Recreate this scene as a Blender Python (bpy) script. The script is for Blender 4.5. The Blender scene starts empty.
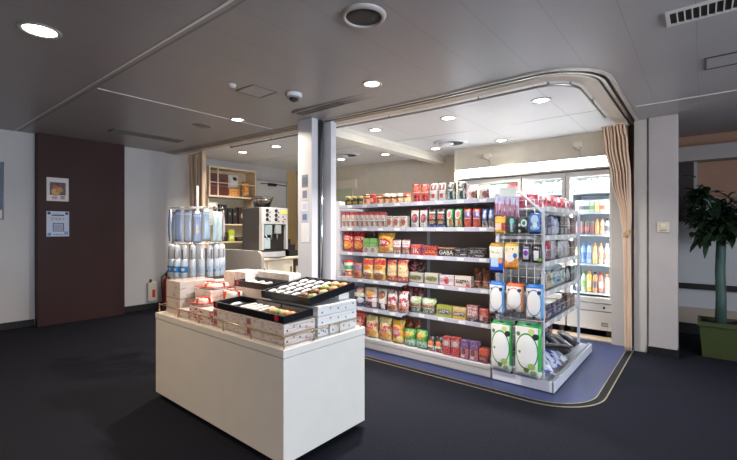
import bpy, bmesh, math, random
from mathutils import Vector, Matrix, noise as mnoise
R = math.radians
random.seed(7)
scene = bpy.context.scene
COL = scene.collection

# ------------------------------------------------------------------ materials
def newmat(name):
    m = bpy.data.materials.new(name); m.use_nodes = True
    return m, m.node_tree.nodes, m.node_tree.links, m.node_tree.nodes['Principled BSDF']

def c4(c): return (c[0], c[1], c[2], 1.0)

def s(r, g, b):            # sRGB 0-255 to linear
    f = lambda v: (v/255/12.92) if v/255 <= .04045 else ((v/255+.055)/1.055)**2.4
    return (f(r), f(g), f(b))

MATS = {}
def mat(name, col, rough=.5, metal=0., var=.0, scale=8., bump=0., bscale=60., coat=0., stretch=None, spec=.5):
    if name in MATS: return MATS[name]
    m, N, L, P = newmat(name)
    P.inputs['Base Color'].default_value = c4(col)
    P.inputs['Roughness'].default_value = rough
    P.inputs['Metallic'].default_value = metal; P.inputs['Specular IOR Level'].default_value = spec
    if coat: P.inputs['Coat Weight'].default_value = coat
    tc = N.new('ShaderNodeTexCoord'); src = tc.outputs['Object']
    if stretch:
        mp = N.new('ShaderNodeMapping'); mp.inputs['Scale'].default_value = stretch
        L.new(src, mp.inputs['Vector']); src = mp.outputs['Vector']
    if var:
        n = N.new('ShaderNodeTexNoise'); n.inputs['Scale'].default_value = scale; n.inputs['Detail'].default_value = 4
        L.new(src, n.inputs['Vector'])
        r = N.new('ShaderNodeValToRGB')
        r.color_ramp.elements[0].position = .3; r.color_ramp.elements[1].position = .7
        r.color_ramp.elements[0].color = c4([max(0, v*(1-var)) for v in col])
        r.color_ramp.elements[1].color = c4([min(1, v*(1+var)) for v in col])
        L.new(n.outputs['Fac'], r.inputs['Fac']); L.new(r.outputs['Color'], P.inputs['Base Color'])
    if bump:
        n = N.new('ShaderNodeTexNoise'); n.inputs['Scale'].default_value = bscale; n.inputs['Detail'].default_value = 3
        L.new(src, n.inputs['Vector'])
        b = N.new('ShaderNodeBump'); b.inputs['Strength'].default_value = bump; b.inputs['Distance'].default_value = .01
        L.new(n.outputs['Fac'], b.inputs['Height']); L.new(b.outputs['Normal'], P.inputs['Normal'])
    MATS[name] = m
    return m

def emit(name, col, strength):
    if name in MATS: return MATS[name]
    m, N, L, P = newmat(name)
    P.inputs['Base Color'].default_value = c4(col)
    P.inputs['Emission Color'].default_value = c4(col)
    P.inputs['Emission Strength'].default_value = strength
    MATS[name] = m
    return m

def glass(name, tint=(1, 1, 1), refl=.06, rough=.02, ior=1.3):
    if name in MATS: return MATS[name]
    m = bpy.data.materials.new(name); m.use_nodes = True
    N, L = m.node_tree.nodes, m.node_tree.links
    N.clear()
    out = N.new('ShaderNodeOutputMaterial'); t = N.new('ShaderNodeBsdfTransparent'); g = N.new('ShaderNodeBsdfGlossy')
    t.inputs['Color'].default_value = c4(tint); g.inputs['Roughness'].default_value = rough
    mx = N.new('ShaderNodeMixShader'); fr = N.new('ShaderNodeFresnel'); fr.inputs['IOR'].default_value = ior
    ma = N.new('ShaderNodeMath'); ma.operation = 'ADD'; ma.inputs[1].default_value = refl; ma.use_clamp = True
    ge = N.new('ShaderNodeNewGeometry'); iv = N.new('ShaderNodeMath'); iv.operation = 'SUBTRACT'; iv.inputs[0].default_value = 1
    mu = N.new('ShaderNodeMath'); mu.operation = 'MULTIPLY'          # reflect from the outer skin only
    L.new(ge.outputs['Backfacing'], iv.inputs[1]); L.new(fr.outputs[0], mu.inputs[0]); L.new(iv.outputs[0], mu.inputs[1])
    L.new(mu.outputs[0], ma.inputs[0]); L.new(ma.outputs[0], mx.inputs[0])
    L.new(t.outputs[0], mx.inputs[1]); L.new(g.outputs[0], mx.inputs[2]); L.new(mx.outputs[0], out.inputs['Surface'])
    MATS[name] = m
    return m

class NG:                  # tiny node-maths builder
    def __init__(self, m): self.N, self.L = m.node_tree.nodes, m.node_tree.links
    def m(self, op, a, b=None, c=None):
        n = self.N.new('ShaderNodeMath'); n.operation = op
        for i, v in enumerate((a, b, c)):
            if v is None: continue
            if isinstance(v, (int, float)): n.inputs[i].default_value = v
            else: self.L.new(v, n.inputs[i])
        return n.outputs[0]
    def mix(self, fac, a, b):
        n = self.N.new('ShaderNodeMix'); n.data_type = 'RGBA'
        self.L.new(fac, n.inputs[0])
        for i, v in ((6, a), (7, b)):
            if isinstance(v, tuple): n.inputs[i].default_value = c4(v)
            else: self.L.new(v, n.inputs[i])
        return n.outputs[2]

def pk(name, base, *ops, rough=.38, coat=.25, metal=0.):
    """printed packaging: bands, rectangles, ellipses, rings, blotches and print-like marks in generated (0..1) space"""
    if name in MATS: return MATS[name]
    m, N, L, P = newmat(name)
    g = NG(m)
    tc = N.new('ShaderNodeTexCoord'); sp = N.new('ShaderNodeSeparateXYZ')
    L.new(tc.outputs['Generated'], sp.inputs[0])
    x, z = sp.outputs['X'], sp.outputs['Z']
    col = base
    if not ops:
        P.inputs['Base Color'].default_value = c4(base)
    for op in ops:
        k = op[0]
        if k == 'band':
            f = g.m('MULTIPLY', g.m('GREATER_THAN', z, op[1]), g.m('LESS_THAN', z, op[2]))
        elif k == 'rect':
            f = g.m('MULTIPLY', g.m('LESS_THAN', g.m('ABSOLUTE', g.m('SUBTRACT', x, (op[1]+op[2])/2)), (op[2]-op[1])/2),
                    g.m('LESS_THAN', g.m('ABSOLUTE', g.m('SUBTRACT', z, (op[3]+op[4])/2)), (op[4]-op[3])/2))
        elif k in ('ell', 'ring'):
            dx = g.m('DIVIDE', g.m('SUBTRACT', x, op[1]), op[3]); dz = g.m('DIVIDE', g.m('SUBTRACT', z, op[2]), op[4])
            d = g.m('ADD', g.m('MULTIPLY', dx, dx), g.m('MULTIPLY', dz, dz))
            f = g.m('LESS_THAN', d, 1.0)
            if k == 'ring': f = g.m('MULTIPLY', f, g.m('GREATER_THAN', d, op[6]))
        elif k in ('blot', 'txt'):
            mp = N.new('ShaderNodeMapping'); L.new(tc.outputs['Generated'], mp.inputs['Vector'])
            n = N.new('ShaderNodeTexNoise'); n.inputs['Detail'].default_value = 2
            L.new(mp.outputs[0], n.inputs['Vector'])
            if k == 'blot':                       # scale, threshold, zmin, zmax, colour
                mp.inputs['Scale'].default_value = (op[1], 2, op[1]); n.inputs['Scale'].default_value = 1
                mp.inputs['Location'].default_value = (len(name)*1.7, 0, ord(name[-1])*.37)
                f = g.m('GREATER_THAN', n.outputs['Fac'], op[2])
                f = g.m('MULTIPLY', f, g.m('MULTIPLY', g.m('GREATER_THAN', z, op[3]), g.m('LESS_THAN', z, op[4])))
            else:                                 # rows of print: x0, x1, z0, z1, colour, columns
                mp.inputs['Scale'].default_value = (op[6] if len(op) > 6 else 26, 1, 6); n.inputs['Scale'].default_value = 1
                f = g.m('GREATER_THAN', n.outputs['Fac'], .5)
                r = g.m('MULTIPLY', g.m('LESS_THAN', g.m('ABSOLUTE', g.m('SUBTRACT', x, (op[1]+op[2])/2)), (op[2]-op[1])/2),
                        g.m('LESS_THAN', g.m('ABSOLUTE', g.m('SUBTRACT', z, (op[3]+op[4])/2)), (op[4]-op[3])/2))
                f = g.m('MULTIPLY', f, r)
        c = op[5] if k != 'band' else op[3]
        col = g.mix(f, col, c)
    if ops and name[:2] in ('p_', 'g_', 'e_', 'gi'):      # fine busy print over the whole pack
        for sc, th, k, c in ((19, .57, .4, tuple(v*.25 for v in base)), (13, .58, .34, (.75, .72, .68)), (34, .56, .3, (.03, .02, .03))):
            mp = N.new('ShaderNodeMapping'); L.new(tc.outputs['Generated'], mp.inputs['Vector'])
            mp.inputs['Scale'].default_value = (sc*.7, 1.5, sc); mp.inputs['Location'].default_value = (len(name)*2.3+sc, 0, ord(name[-1]))
            n = N.new('ShaderNodeTexNoise'); n.inputs['Scale'].default_value = 1; n.inputs['Detail'].default_value = 1
            L.new(mp.outputs[0], n.inputs['Vector'])
            if name[:2] in ('h_', 'gi'): k *= .3
            col = g.mix(g.m('MULTIPLY', g.m('GREATER_THAN', n.outputs['Fac'], th), k), col, c)
    if ops: L.new(col, P.inputs['Base Color'])
    P.inputs['Roughness'].default_value = rough; P.inputs['Coat Weight'].default_value = coat
    P.inputs['Metallic'].default_value = metal
    MATS[name] = m
    return m

# ------------------------------------------------------------------ mesh building
class MB:
    def __init__(self): self.bm = bmesh.new()
    def box(self, x0, x1, y0, y1, z0, z1, bev=0., rot=None, piv=None):
        r = bmesh.ops.create_cube(self.bm, size=1)
        vs = r['verts']
        for v in vs:
            v.co = Vector(((x0+x1)/2+v.co.x*(x1-x0), (y0+y1)/2+v.co.y*(y1-y0), (z0+z1)/2+v.co.z*(z1-z0)))
        if bev:
            es = list({e for v in vs for e in v.link_edges})
            rb = bmesh.ops.bevel(self.bm, geom=es, offset=bev, segments=2, affect='EDGES', profile=.5)
            vs = list({v for f in rb['faces'] for v in f.verts} | {v for v in vs if v.is_valid})
        if rot is not None:
            bmesh.ops.rotate(self.bm, verts=vs, cent=piv or Vector(((x0+x1)/2, (y0+y1)/2, (z0+z1)/2)), matrix=rot)
        return self
    def lathe(self, prof, cx=0, cy=0, n=16, z=0, axis='z'):
        rings = []
        for r, h in prof:
            ring = []
            for i in range(n):
                a = 2*math.pi*i/n
                p = (r*math.cos(a), r*math.sin(a), h)
                if axis == 'x': p = (p[2], p[0], p[1])
                elif axis == 'y': p = (p[0], p[2], p[1])
                ring.append(self.bm.verts.new((cx+p[0], cy+p[1], z+p[2])))
            rings.append(ring)
        for a, b in zip(rings, rings[1:]):
            for i in range(n):
                f = self.bm.faces.new((a[i], a[(i+1) % n], b[(i+1) % n], b[i])); f.smooth = True
        self.bm.faces.new(rings[0][::-1]); self.bm.faces.new(rings[-1])
        return self
    def tube(self, pts, r, n=8, closed=False):
        pts = [Vector(p) for p in pts]; rings = []
        k = len(pts)
        for i, p in enumerate(pts):
            a = pts[(i-1) % k] if (closed or i) else p
            b = pts[(i+1) % k] if (closed or i < k-1) else p
            t = (b-a).normalized()
            up = Vector((0, 0, 1)) if abs(t.z) < .9 else Vector((1, 0, 0))
            u = t.cross(up).normalized(); w = t.cross(u)
            rr = r[i] if isinstance(r, (list, tuple)) else r
            rings.append([self.bm.verts.new(p+rr*(math.cos(2*math.pi*j/n)*u+math.sin(2*math.pi*j/n)*w)) for j in range(n)])
        prs = list(zip(rings, rings[1:]))
        if closed: prs.append((rings[-1], rings[0]))
        for a, b in prs:
            for j in range(n):
                f = self.bm.faces.new((a[j], a[(j+1) % n], b[(j+1) % n], b[j])); f.smooth = True
        if not closed:
            self.bm.faces.new(rings[0][::-1]); self.bm.faces.new(rings[-1])
        return self
    def grid(self, fn, nu, nv, smooth=True, wrap=False):
        V = [[self.bm.verts.new(fn(i/nu, j/nv)) for j in range(nv+1)] for i in range(nu + (0 if wrap else 1))]
        k = len(V)
        for i in range(nu):
            for j in range(nv):
                f = self.bm.faces.new((V[i][j], V[(i+1) % k][j], V[(i+1) % k][j+1], V[i][j+1])); f.smooth = smooth
        return self
    def prism(self, poly, z0, z1):
        lo = [self.bm.verts.new((x, y, z0)) for x, y in poly]; hi = [self.bm.verts.new((x, y, z1)) for x, y in poly]
        n = len(poly)
        self.bm.faces.new(lo[::-1]); self.bm.faces.new(hi)
        for i in range(n): self.bm.faces.new((lo[i], lo[(i+1) % n], hi[(i+1) % n], hi[i]))
        return self
    def mesh(self, name, m):
        bmesh.ops.remove_doubles(self.bm, verts=self.bm.verts, dist=1e-5)
        bmesh.ops.recalc_face_normals(self.bm, faces=self.bm.faces)
        me = bpy.data.meshes.new(name); self.bm.to_mesh(me); self.bm.free()
        me.materials.append(m)
        return me
    def build(self, name, m, parent=None, loc=None):
        return link(name, self.mesh(name, m), parent, loc)

def link(name, data, parent=None, loc=None, rz=0):
    o = bpy.data.objects.new(name, data); COL.objects.link(o)
    if parent: o.parent = parent
    if loc is not None: o.location = loc
    if rz: o.rotation_euler[2] = rz
    return o

def tag(o, label, cat, group=None):
    o['label'] = label; o['category'] = cat
    if group: o['group'] = group
    return o

def thing(name, label, cat, loc=(0, 0, 0), rz=0, group=None):
    o = bpy.data.objects.new(name, None); COL.objects.link(o)
    o.location = loc; o.rotation_euler[2] = rz; o.empty_display_size = .05
    return tag(o, label, cat, group)

def struct(o, label=None):
    o['kind'] = 'structure'
    if label: o['label'] = label
    return o

def copy_tree(o, parent=None):
    c = o.copy(); COL.objects.link(c); c.parent = parent
    for ch in o.children: copy_tree(ch, c)
    return c

def lettering(txt, size, m, parent, loc, rot, name='lettering', ext=.0006):
    cu = bpy.data.curves.new('lettering', 'FONT'); cu.body = txt; cu.size = size; cu.extrude = ext
    cu.align_x = 'CENTER'; cu.align_y = 'CENTER'
    t = bpy.data.objects.new('tmp', cu); COL.objects.link(t)
    dg = bpy.context.evaluated_depsgraph_get()
    me = bpy.data.meshes.new_from_object(t.evaluated_get(dg))
    bpy.data.objects.remove(t); me.materials.clear(); me.materials.append(m)
    o = link(name, me, parent, loc); o.rotation_euler = rot
    return o

ORD = ['first', 'second', 'third', 'fourth', 'fifth', 'sixth', 'seventh', 'eighth', 'ninth', 'tenth', 'eleventh', 'twelfth',
       'thirteenth', 'fourteenth', 'fifteenth', 'sixteenth', 'seventeenth', 'eighteenth', 'nineteenth', 'twentieth', 'twenty-first', 'twenty-second', 'twenty-third', 'twenty-fourth']

# ---- small goods, local origin at base centre, front facing -Y
def me_pouch(w, h, d, m):
    b = MB()
    def side(sg):
        def fn(u, v):
            x = (u-.5)*w; z = v*h
            t = max(0, 1-abs(2*u-1)**3) * max(0, min(1, (v-.04)/.18)) * max(0, min(1, (.93-v)/.3))**.7
            return (x*(1-.04*math.sin(math.pi*v)), sg*d/2*t, z)
        return fn
    b.grid(side(-1), 8, 10); b.grid(side(1), 8, 10)
    return b.mesh('pouch', m)
def me_bag(w, h, d, m, seed=0):
    b = MB()
    def side(sg):
        def fn(u, v):
            x = (u-.5)*w; z = v*h
            e = max(0, 1-abs(2*u-1)**2.6) * max(0, min(1, (v-.0)/.12)) * max(0, min(1, (.94-v)/.25))**.8
            n = mnoise.noise(Vector((u*4+seed, v*5, sg*3+seed)))*.3
            e2 = e*(1+n*.8)
            zz = z + (mnoise.noise(Vector((u*9+seed, 2, 1)))*.03*h if v > .93 else 0)
            return (x*(1-.05*math.sin(math.pi*v))+.006*math.sin(11*v+seed)*(abs(2*u-1) > .95), sg*d/2*e2+.012*math.sin(3*u+seed)*v, zz)
        return fn
    b.grid(side(-1), 10, 12); b.grid(side(1), 10, 12)
    return b.mesh('bag', m)
def me_box(w, h, d, m):
    return MB().box(-w/2, w/2, -d/2, d/2, 0, h, bev=.0025).mesh('carton', m)

def good(kind, name, label, cat, mname, w, h, d, loc, rz=0, group=None, seed=0):
    m = MATS[mname]
    if kind == 'cup':
        t = thing(name, label, cat, loc, rz, group)
        r = min(w/2, .06)
        MB().lathe([(r*.74, 0), (r*.76, .004), (r*.97, h*.9)], n=18).build('cup_body', m, t)
        MB().lathe([(r*1.02, h*.88), (r*1.03, h*.92), (r*.98, h*.97), (r*.6, h)], n=18).build('lid', MATS['lid_white' if 'white' in mname else 'lid_dark' if 'tan' in mname else 'lid_red'], t)
        return t
    if kind == 'jar':
        t = thing(name, label, cat, loc, rz, group)
        r = min(w/2, .038)
        MB().lathe([(r*.92, 0), (r, .006), (r, h*.72), (r*.8, h*.8)], n=16).build('jar_body', m, t)
        MB().lathe([(r*.86, h*.78), (r*.88, h*.8), (r*.88, h*.97), (r*.8, h)], n=16).build('lid', MATS['lid_gold'], t)
        return t
    if kind == 'pouch': me = me_pouch(w, h, d, m)
    elif kind == 'bag': me = me_bag(w, h, d, m, seed)
    else: me = me_box(w, h, d, m)
    o = link(name, me, None, loc, rz)
    return tag(o, label, cat, group)

# ------------------------------------------------------------------ palette
WHITE = mat('painted_white', s(226, 226, 226), .45, var=.02)
CREAMW = mat('cream_wall', s(214, 205, 186), .7, var=.03, bump=.05)
WALLW = mat('wall_white', s(205, 203, 202), .7, var=.03, bump=.05)
BLACKB = mat('black_skirting', s(18, 17, 18), .5, bump=.05)
CHROME = mat('chrome', s(190, 192, 196), .18, 1.)
STEELD = mat('dark_steel', s(70, 68, 66), .35, .9)
ALU = mat('brushed_aluminium', s(180, 178, 172), .32, 1., stretch=(1, 1, 30), bump=.05)
SHELFW = mat('shelf_white', s(214, 214, 222), .4, var=.02)
SHELFG = mat('shelf_grey', s(176, 172, 170), .45, var=.03)
CLEAR = glass('clear_acrylic', (.97, .97, .97), .015, .05, 1.06)
EDGE = glass('acrylic_edge', (.8, .8, .82), .4, .25, 1.1)
GLASS = glass('door_glass', (.97, .99, 1.), .02, .02, 1.15)
BLACKP = mat('black_plastic', s(20, 20, 24), .35, var=.1)
WOODL = mat('pale_wood', s(224, 206, 176), .5, var=.12, scale=5, stretch=(1, 1, 12))
WORLD = .12; WINDOW = 85; EXPO = .35
FRONT = [
 ('a', 'jar', 'small dark jar with gold lid', 'jar_green', -3.335, 0.087, 0.119, 0.05, 0),
 ('a', 'jar', 'small dark jar with gold lid', 'jar_green', -3.238, 0.084, 0.114, 0.05, 0),
 ('a', 'jar', 'small dark jar with gold lid', 'jar_green', -3.142, 0.082, 0.109, 0.05, 0),
 ('a', 'cup', 'tan and red paper cup', 'cup_tan', -3.046, 0.088, 0.122, 0.07, 0),
 ('a', 'cup', 'bright red paper cup', 'cup_red', -2.951, 0.078, 0.117, 0.07, 0),
 ('a', 'cup', 'tan and red paper cup', 'cup_tan', -2.852, 0.083, 0.111, 0.07, 0),
 ('a', 'cup', 'white-lidded tan cup', 'cup_white', -2.759, 0.081, 0.117, 0.07, 0),
 ('a', 'cup', 'white-lidded tan cup', 'cup_white', -2.669, 0.079, 0.112, 0.07, 0),
 ('a', 'cup', 'white-lidded tan cup', 'cup_white', -2.58, 0.077, 0.111, 0.07, 0),
 ('a', 'cup', 'white-lidded orange cup', 'cup_orange', -2.481, 0.087, 0.107, 0.08, 0),
 ('a', 'pouch', 'tall red snack pouch', 'p_red', -2.351, 0.1, 0.195, 0.05, 0),
 ('a', 'pouch', 'tall red snack pouch', 'p_red', -2.244, 0.098, 0.188, 0.05, 0),
 ('a', 'pouch', 'white pouch with red block', 'p_whitered', -2.138, 0.093, 0.186, 0.05, 0),
 ('a', 'pouch', 'white pouch with red block', 'p_whitered', -2.04, 0.085, 0.184, 0.05, 0),
 ('a', 'pouch', 'black and teal coffee pouch', 'p_black', -1.932, 0.102, 0.184, 0.05, 0),
 ('a', 'pouch', 'black and teal coffee pouch', 'p_black', -1.821, 0.103, 0.181, 0.05, 0),
 ('a', 'pouch', 'white pouch with brown picture', 'p_whitebrown', -1.706, 0.099, 0.135, 0.05, 0),
 ('a', 'pouch', 'white pouch with brown picture', 'p_whitebrown', -1.593, 0.11, 0.132, 0.05, 0),
 ('b', 'box', 'slim red-topped white carton', 'p_redtop', -3.391, 0.053, 0.196, 0.05, 0),
 ('b', 'box', 'slim red-topped white carton', 'p_redtop', -3.324, 0.055, 0.194, 0.05, 0),
 ('b', 'box', 'slim red-topped white carton', 'p_redtop', -3.249, 0.069, 0.192, 0.05, 0),
 ('b', 'box', 'slim red-topped white carton', 'p_redtop', -3.172, 0.059, 0.19, 0.05, 0),
 ('b', 'box', 'slim red-topped white carton', 'p_redtop', -3.1, 0.06, 0.188, 0.05, 0),
 ('b', 'box', 'slim red-topped white carton', 'p_redtop', -3.027, 0.063, 0.186, 0.05, 0),
 ('b', 'box', 'slim red-topped white carton', 'p_redtop', -2.95, 0.066, 0.184, 0.05, 0),
 ('b', 'box', 'slim red-topped white carton', 'p_redtop', -2.872, 0.066, 0.182, 0.05, 0),
 ('b', 'box', 'slim red-topped white carton', 'p_redtop', -2.793, 0.067, 0.18, 0.05, 0),
 ('b', 'box', 'short white carton with rose print', 'p_rose', -2.694, 0.083, 0.133, 0.06, 0),
 ('b', 'box', 'short white carton with rose print', 'p_rose', -2.599, 0.086, 0.131, 0.06, 0),
 ('b', 'box', 'short white carton with rose print', 'p_rose', -2.501, 0.088, 0.131, 0.06, 0),
 ('b', 'pouch', 'white pouch with maroon print', 'p_maroon', -2.369, 0.103, 0.206, 0.05, 0),
 ('b', 'pouch', 'white pouch with maroon print', 'p_maroon', -2.261, 0.095, 0.203, 0.05, 0),
 ('b', 'pouch', 'black pouch with blue foot', 'p_blackblue', -2.154, 0.089, 0.204, 0.05, 0),
 ('b', 'pouch', 'black pouch with blue foot', 'p_blackblue', -2.053, 0.096, 0.201, 0.05, 0),
 ('b', 'pouch', 'green and white snack pouch', 'p_green', -1.95, 0.083, 0.198, 0.05, 0),
 ('b', 'pouch', 'green and white snack pouch', 'p_green', -1.856, 0.088, 0.194, 0.05, 0),
 ('b', 'pouch', 'red pouch with blue picture', 'p_redblue', -1.76, 0.084, 0.191, 0.05, 0),
 ('b', 'pouch', 'red pouch with blue picture', 'p_redblue', -1.667, 0.087, 0.188, 0.05, 0),
 ('b', 'pouch', 'blue and white snack pouch', 'p_bluewhite', -1.585, 0.055, 0.181, 0.05, 0),
 ('b', 'pouch', 'blue and white snack pouch', 'p_bluewhite', -1.524, 0.05, 0.179, 0.05, 0),
 ('c', 'bag', 'red crisp bag with gold chips', 'g_redgold', -3.34, 0.161, 0.235, 0.09, 0),
 ('c', 'bag', 'red crisp bag with gold chips', 'g_redgold', -3.17, 0.154, 0.236, 0.09, 0),
 ('c', 'box', 'light green biscuit carton', 'p_ltgreen', -3.03, 0.087, 0.169, 0.06, 0),
 ('c', 'box', 'light green biscuit carton', 'p_ltgreen', -2.934, 0.085, 0.171, 0.06, 0),
 ('c', 'bag', 'yellow bag with red oval logo', 'g_yellow', -2.768, 0.222, 0.233, 0.1, 0),
 ('c', 'pouch', 'white and red striped pouch', 'p_whitestripe', -2.604, 0.111, 0.165, 0.05, 0),
 ('c', 'pouch', 'white and red striped pouch', 'p_whitestripe', -2.485, 0.108, 0.167, 0.05, 0),
 ('c', 'box', 'red carton with white letters', 'p_redik', -2.344, 0.128, 0.116, 0.07, 0),
 ('c', 'box', 'long red carton with gold lettering', 'p_redgold', -2.178, 0.187, 0.107, 0.07, 0),
 ('c', 'box', 'black carton with bold white lettering', 'p_gaba', -1.986, 0.176, 0.094, 0.07, 0),
 ('c', 'box', 'black carton with fine white lines', 'p_blackline', -1.82, 0.127, 0.092, 0.07, 0),
 ('c', 'box', 'black carton with pale capitals', 'p_blackcap', -1.653, 0.188, 0.097, 0.07, 0),
 ('dl', 'cup', 'tall cup with green sleeve', 'cup_greenor', -3.257, 0.146, 0.21, 0.08, 0),
 ('dl', 'pouch', 'small purple and orange pouch', 'p_purpor', -3.105, 0.127, 0.183, 0.05, 0),
 ('dl', 'bag', 'yellow bag with red top', 'g_yelred', -2.959, 0.142, 0.225, 0.08, 0),
 ('dl', 'bag', 'yellow bag with red top', 'g_yelred', -2.792, 0.163, 0.233, 0.08, 0),
 ('dl', 'bag', 'cream bread bag with red top', 'g_bread', -2.622, 0.135, 0.225, 0.09, 0),
 ('dl', 'bag', 'cream bread bag with red top', 'g_bread', -2.478, 0.136, 0.233, 0.09, 0),
 ('d', 'box', 'pale carton with green nuts', 'p_nut', -2.364, 0.179, 0.112, 0.07, 0),
 ('d', 'box', 'pale carton with green nuts', 'p_nut', -2.172, 0.161, 0.118, 0.07, 0),
 ('d', 'box', 'white carton with red strawberry', 'p_straw', -1.996, 0.16, 0.11, 0.07, 0),
 ('d', 'box', 'white carton with dark scribble', 'p_scrib', -1.818, 0.172, 0.113, 0.07, 0),
 ('el', 'bag', 'navy bag with cream top', 'g_navy', -3.09, 0.158, 0.217, 0.08, 0),
 ('el', 'bag', 'white bag with golden picture', 'g_whitegold', -2.912, 0.175, 0.222, 0.08, 0),
 ('el', 'bag', 'white bag with brown picture', 'g_whitebrown', -2.753, 0.118, 0.221, 0.08, 0),
 ('el', 'bag', 'white bag with red ribbons', 'g_redrib', -2.614, 0.139, 0.223, 0.08, 0),
 ('el', 'bag', 'white bag with red ribbons', 'g_redrib', -2.469, 0.132, 0.223, 0.08, 0),
 ('e', 'bag', 'pale green bag with dark stripe', 'g_palegreen', -2.383, 0.142, 0.166, 0.07, 0),
 ('e', 'bag', 'pale green bag with dark stripe', 'g_palegreen', -2.221, 0.158, 0.163, 0.07, 0),
 ('e', 'box', 'lime green carton with dark band', 'p_lime', -2.024, 0.173, 0.12, 0.07, 0),
 ('e', 'box', 'yellow carton with purple band', 'p_yelpurp', -1.857, 0.142, 0.119, 0.07, 0),
 ('e', 'box', 'tall mauve carton with dark foot', 'p_mauve', -1.719, 0.117, 0.157, 0.07, 0),
 ('e', 'box', 'small red carton', 'p_smallred', -1.603, 0.086, 0.136, 0.07, 0),
 ('f', 'bag', 'bright red crisp bag', 'g_red', -3.104, 0.166, 0.264, 0.09, 0),
 ('f', 'bag', 'cream bag with pink lettering', 'g_pink', -2.913, 0.183, 0.238, 0.1, 0),
 ('f', 'bag', 'cream bag with pink lettering', 'g_pink', -2.72, 0.181, 0.242, 0.1, 0),
 ('f', 'bag', 'yellow bag with pink picture', 'g_yelpink', -2.543, 0.151, 0.24, 0.1, 0),
 ('f', 'bag', 'green bag with orange picture', 'g_green', -2.385, 0.137, 0.173, 0.08, 0),
 ('f', 'bag', 'green bag with orange picture', 'g_green', -2.239, 0.135, 0.181, 0.08, 0),
 ('f', 'pouch', 'black pouch with orange and white', 'p_orblack', -2.124, 0.08, 0.148, 0.06, 0),
 ('f', 'pouch', 'black pouch with orange and white', 'p_orblack', -2.034, 0.082, 0.158, 0.06, 0),
 ('f', 'box', 'crimson carton with grey photo', 'p_crimson', -1.939, 0.086, 0.174, 0.07, 0),
 ('f', 'box', 'crimson carton with grey photo', 'p_crimson', -1.842, 0.089, 0.181, 0.07, 0),
 ('f', 'box', 'purple carton with pink foot', 'p_purple', -1.746, 0.083, 0.174, 0.07, 0),
 ('f', 'box', 'purple carton with pink foot', 'p_purple', -1.652, 0.085, 0.176, 0.07, 0),
 ('f', 'box', 'small carton with orange lid flap', 'p_smallor', -1.558, 0.083, 0.132, 0.07, 0),
 ('dl', 'bag', 'dark red bag tucked behind bread bags', 'g_darkred', -2.477, 0.18, 0.234, 0.08, 0.16),
 ('dl', 'bag', 'brown bag tucked behind bread bags', 'g_brown', -2.38, 0.149, 0.216, 0.08, 0.17),
 ('d', 'bag', 'rust brown bag behind clear divider', 'g_rust', -1.701, 0.079, 0.185, 0.07, 0.06),
 ('d', 'bag', 'rust brown bag behind clear divider', 'g_rust', -1.612, 0.082, 0.185, 0.07, 0.06),
 ('el', 'bag', 'wine red bag behind ribbon bags', 'g_darkred', -2.516, 0.155, 0.26, 0.08, 0.14),
 ('el', 'bag', 'wine red bag behind ribbon bags', 'g_darkred', -2.393, 0.137, 0.247, 0.08, 0.16),
 ('f', 'bag', 'orange brown bag behind green bags', 'g_rust', -2.537, 0.13, 0.234, 0.08, 0.17),
 ('f', 'bag', 'orange brown bag behind green bags', 'g_rust', -2.421, 0.119, 0.226, 0.08, 0.18),
 ('c', 'box', 'brown carton behind green cartons', 'g_brown', -3.085, 0.182, 0.254, 0.07, 0.12),
]
HUNG = [
 ('small clear pack of pink pens', 'h_pens', -1.421, 3.5, 0.046, 1.466, 0.182),
 ('small clear pack of pink pens', 'h_pens', -1.372, 3.5, 0.043, 1.456, 0.19),
 ('small clear pack of pink pens', 'h_pens', -1.326, 3.5, 0.043, 1.451, 0.188),
 ('small clear pack of pink pens', 'h_pens', -1.283, 3.5, 0.037, 1.446, 0.187),
 ('small clear pack of pink pens', 'h_pens', -1.241, 3.5, 0.04, 1.44, 0.185),
 ('orange and yellow pouch', 'h_orange', -1.391, 3.5, 0.104, 1.31, 0.155),
 ('dark green toothbrush pack', 'h_green', -1.286, 3.5, 0.061, 1.315, 0.139),
 ('dark green pack with white disc', 'h_disc', -1.194, 3.5, 0.089, 1.316, 0.137),
 ('blue pouch with rounded top', 'h_blue', -1.093, 3.5, 0.098, 1.308, 0.176),
 ('blue and cream pouch with gold header', 'h_bluecream', -1.428, 3.5, 0.133, 0.958, 0.267),
 ('orange and cream pouch with gold header', 'h_orcream', -1.291, 3.5, 0.131, 0.998, 0.23),
 ('black pack with violet label', 'h_violet', -1.171, 3.52, 0.08, 1.068, 0.15),
 ('black pack with white label', 'h_whitelab', -1.081, 3.52, 0.085, 1.064, 0.155),
 ('white mask pouch with blue header', 'h_maskblue', -1.421, 3.5, 0.147, 0.589, 0.294),
 ('white mask pouch with orange header', 'h_maskor', -1.259, 3.5, 0.16, 0.624, 0.255),
 ('wide white mask pouch with blue header', 'h_maskblue', -1.087, 3.48, 0.146, 0.587, 0.3),
 ('large white pouch with green header', 'h_biggreen', -1.362, 3.46, 0.203, 0.097, 0.45),
 ('largest white pouch with green header', 'h_biggreen', -1.127, 3.44, 0.229, 0.102, 0.462),
]
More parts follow.
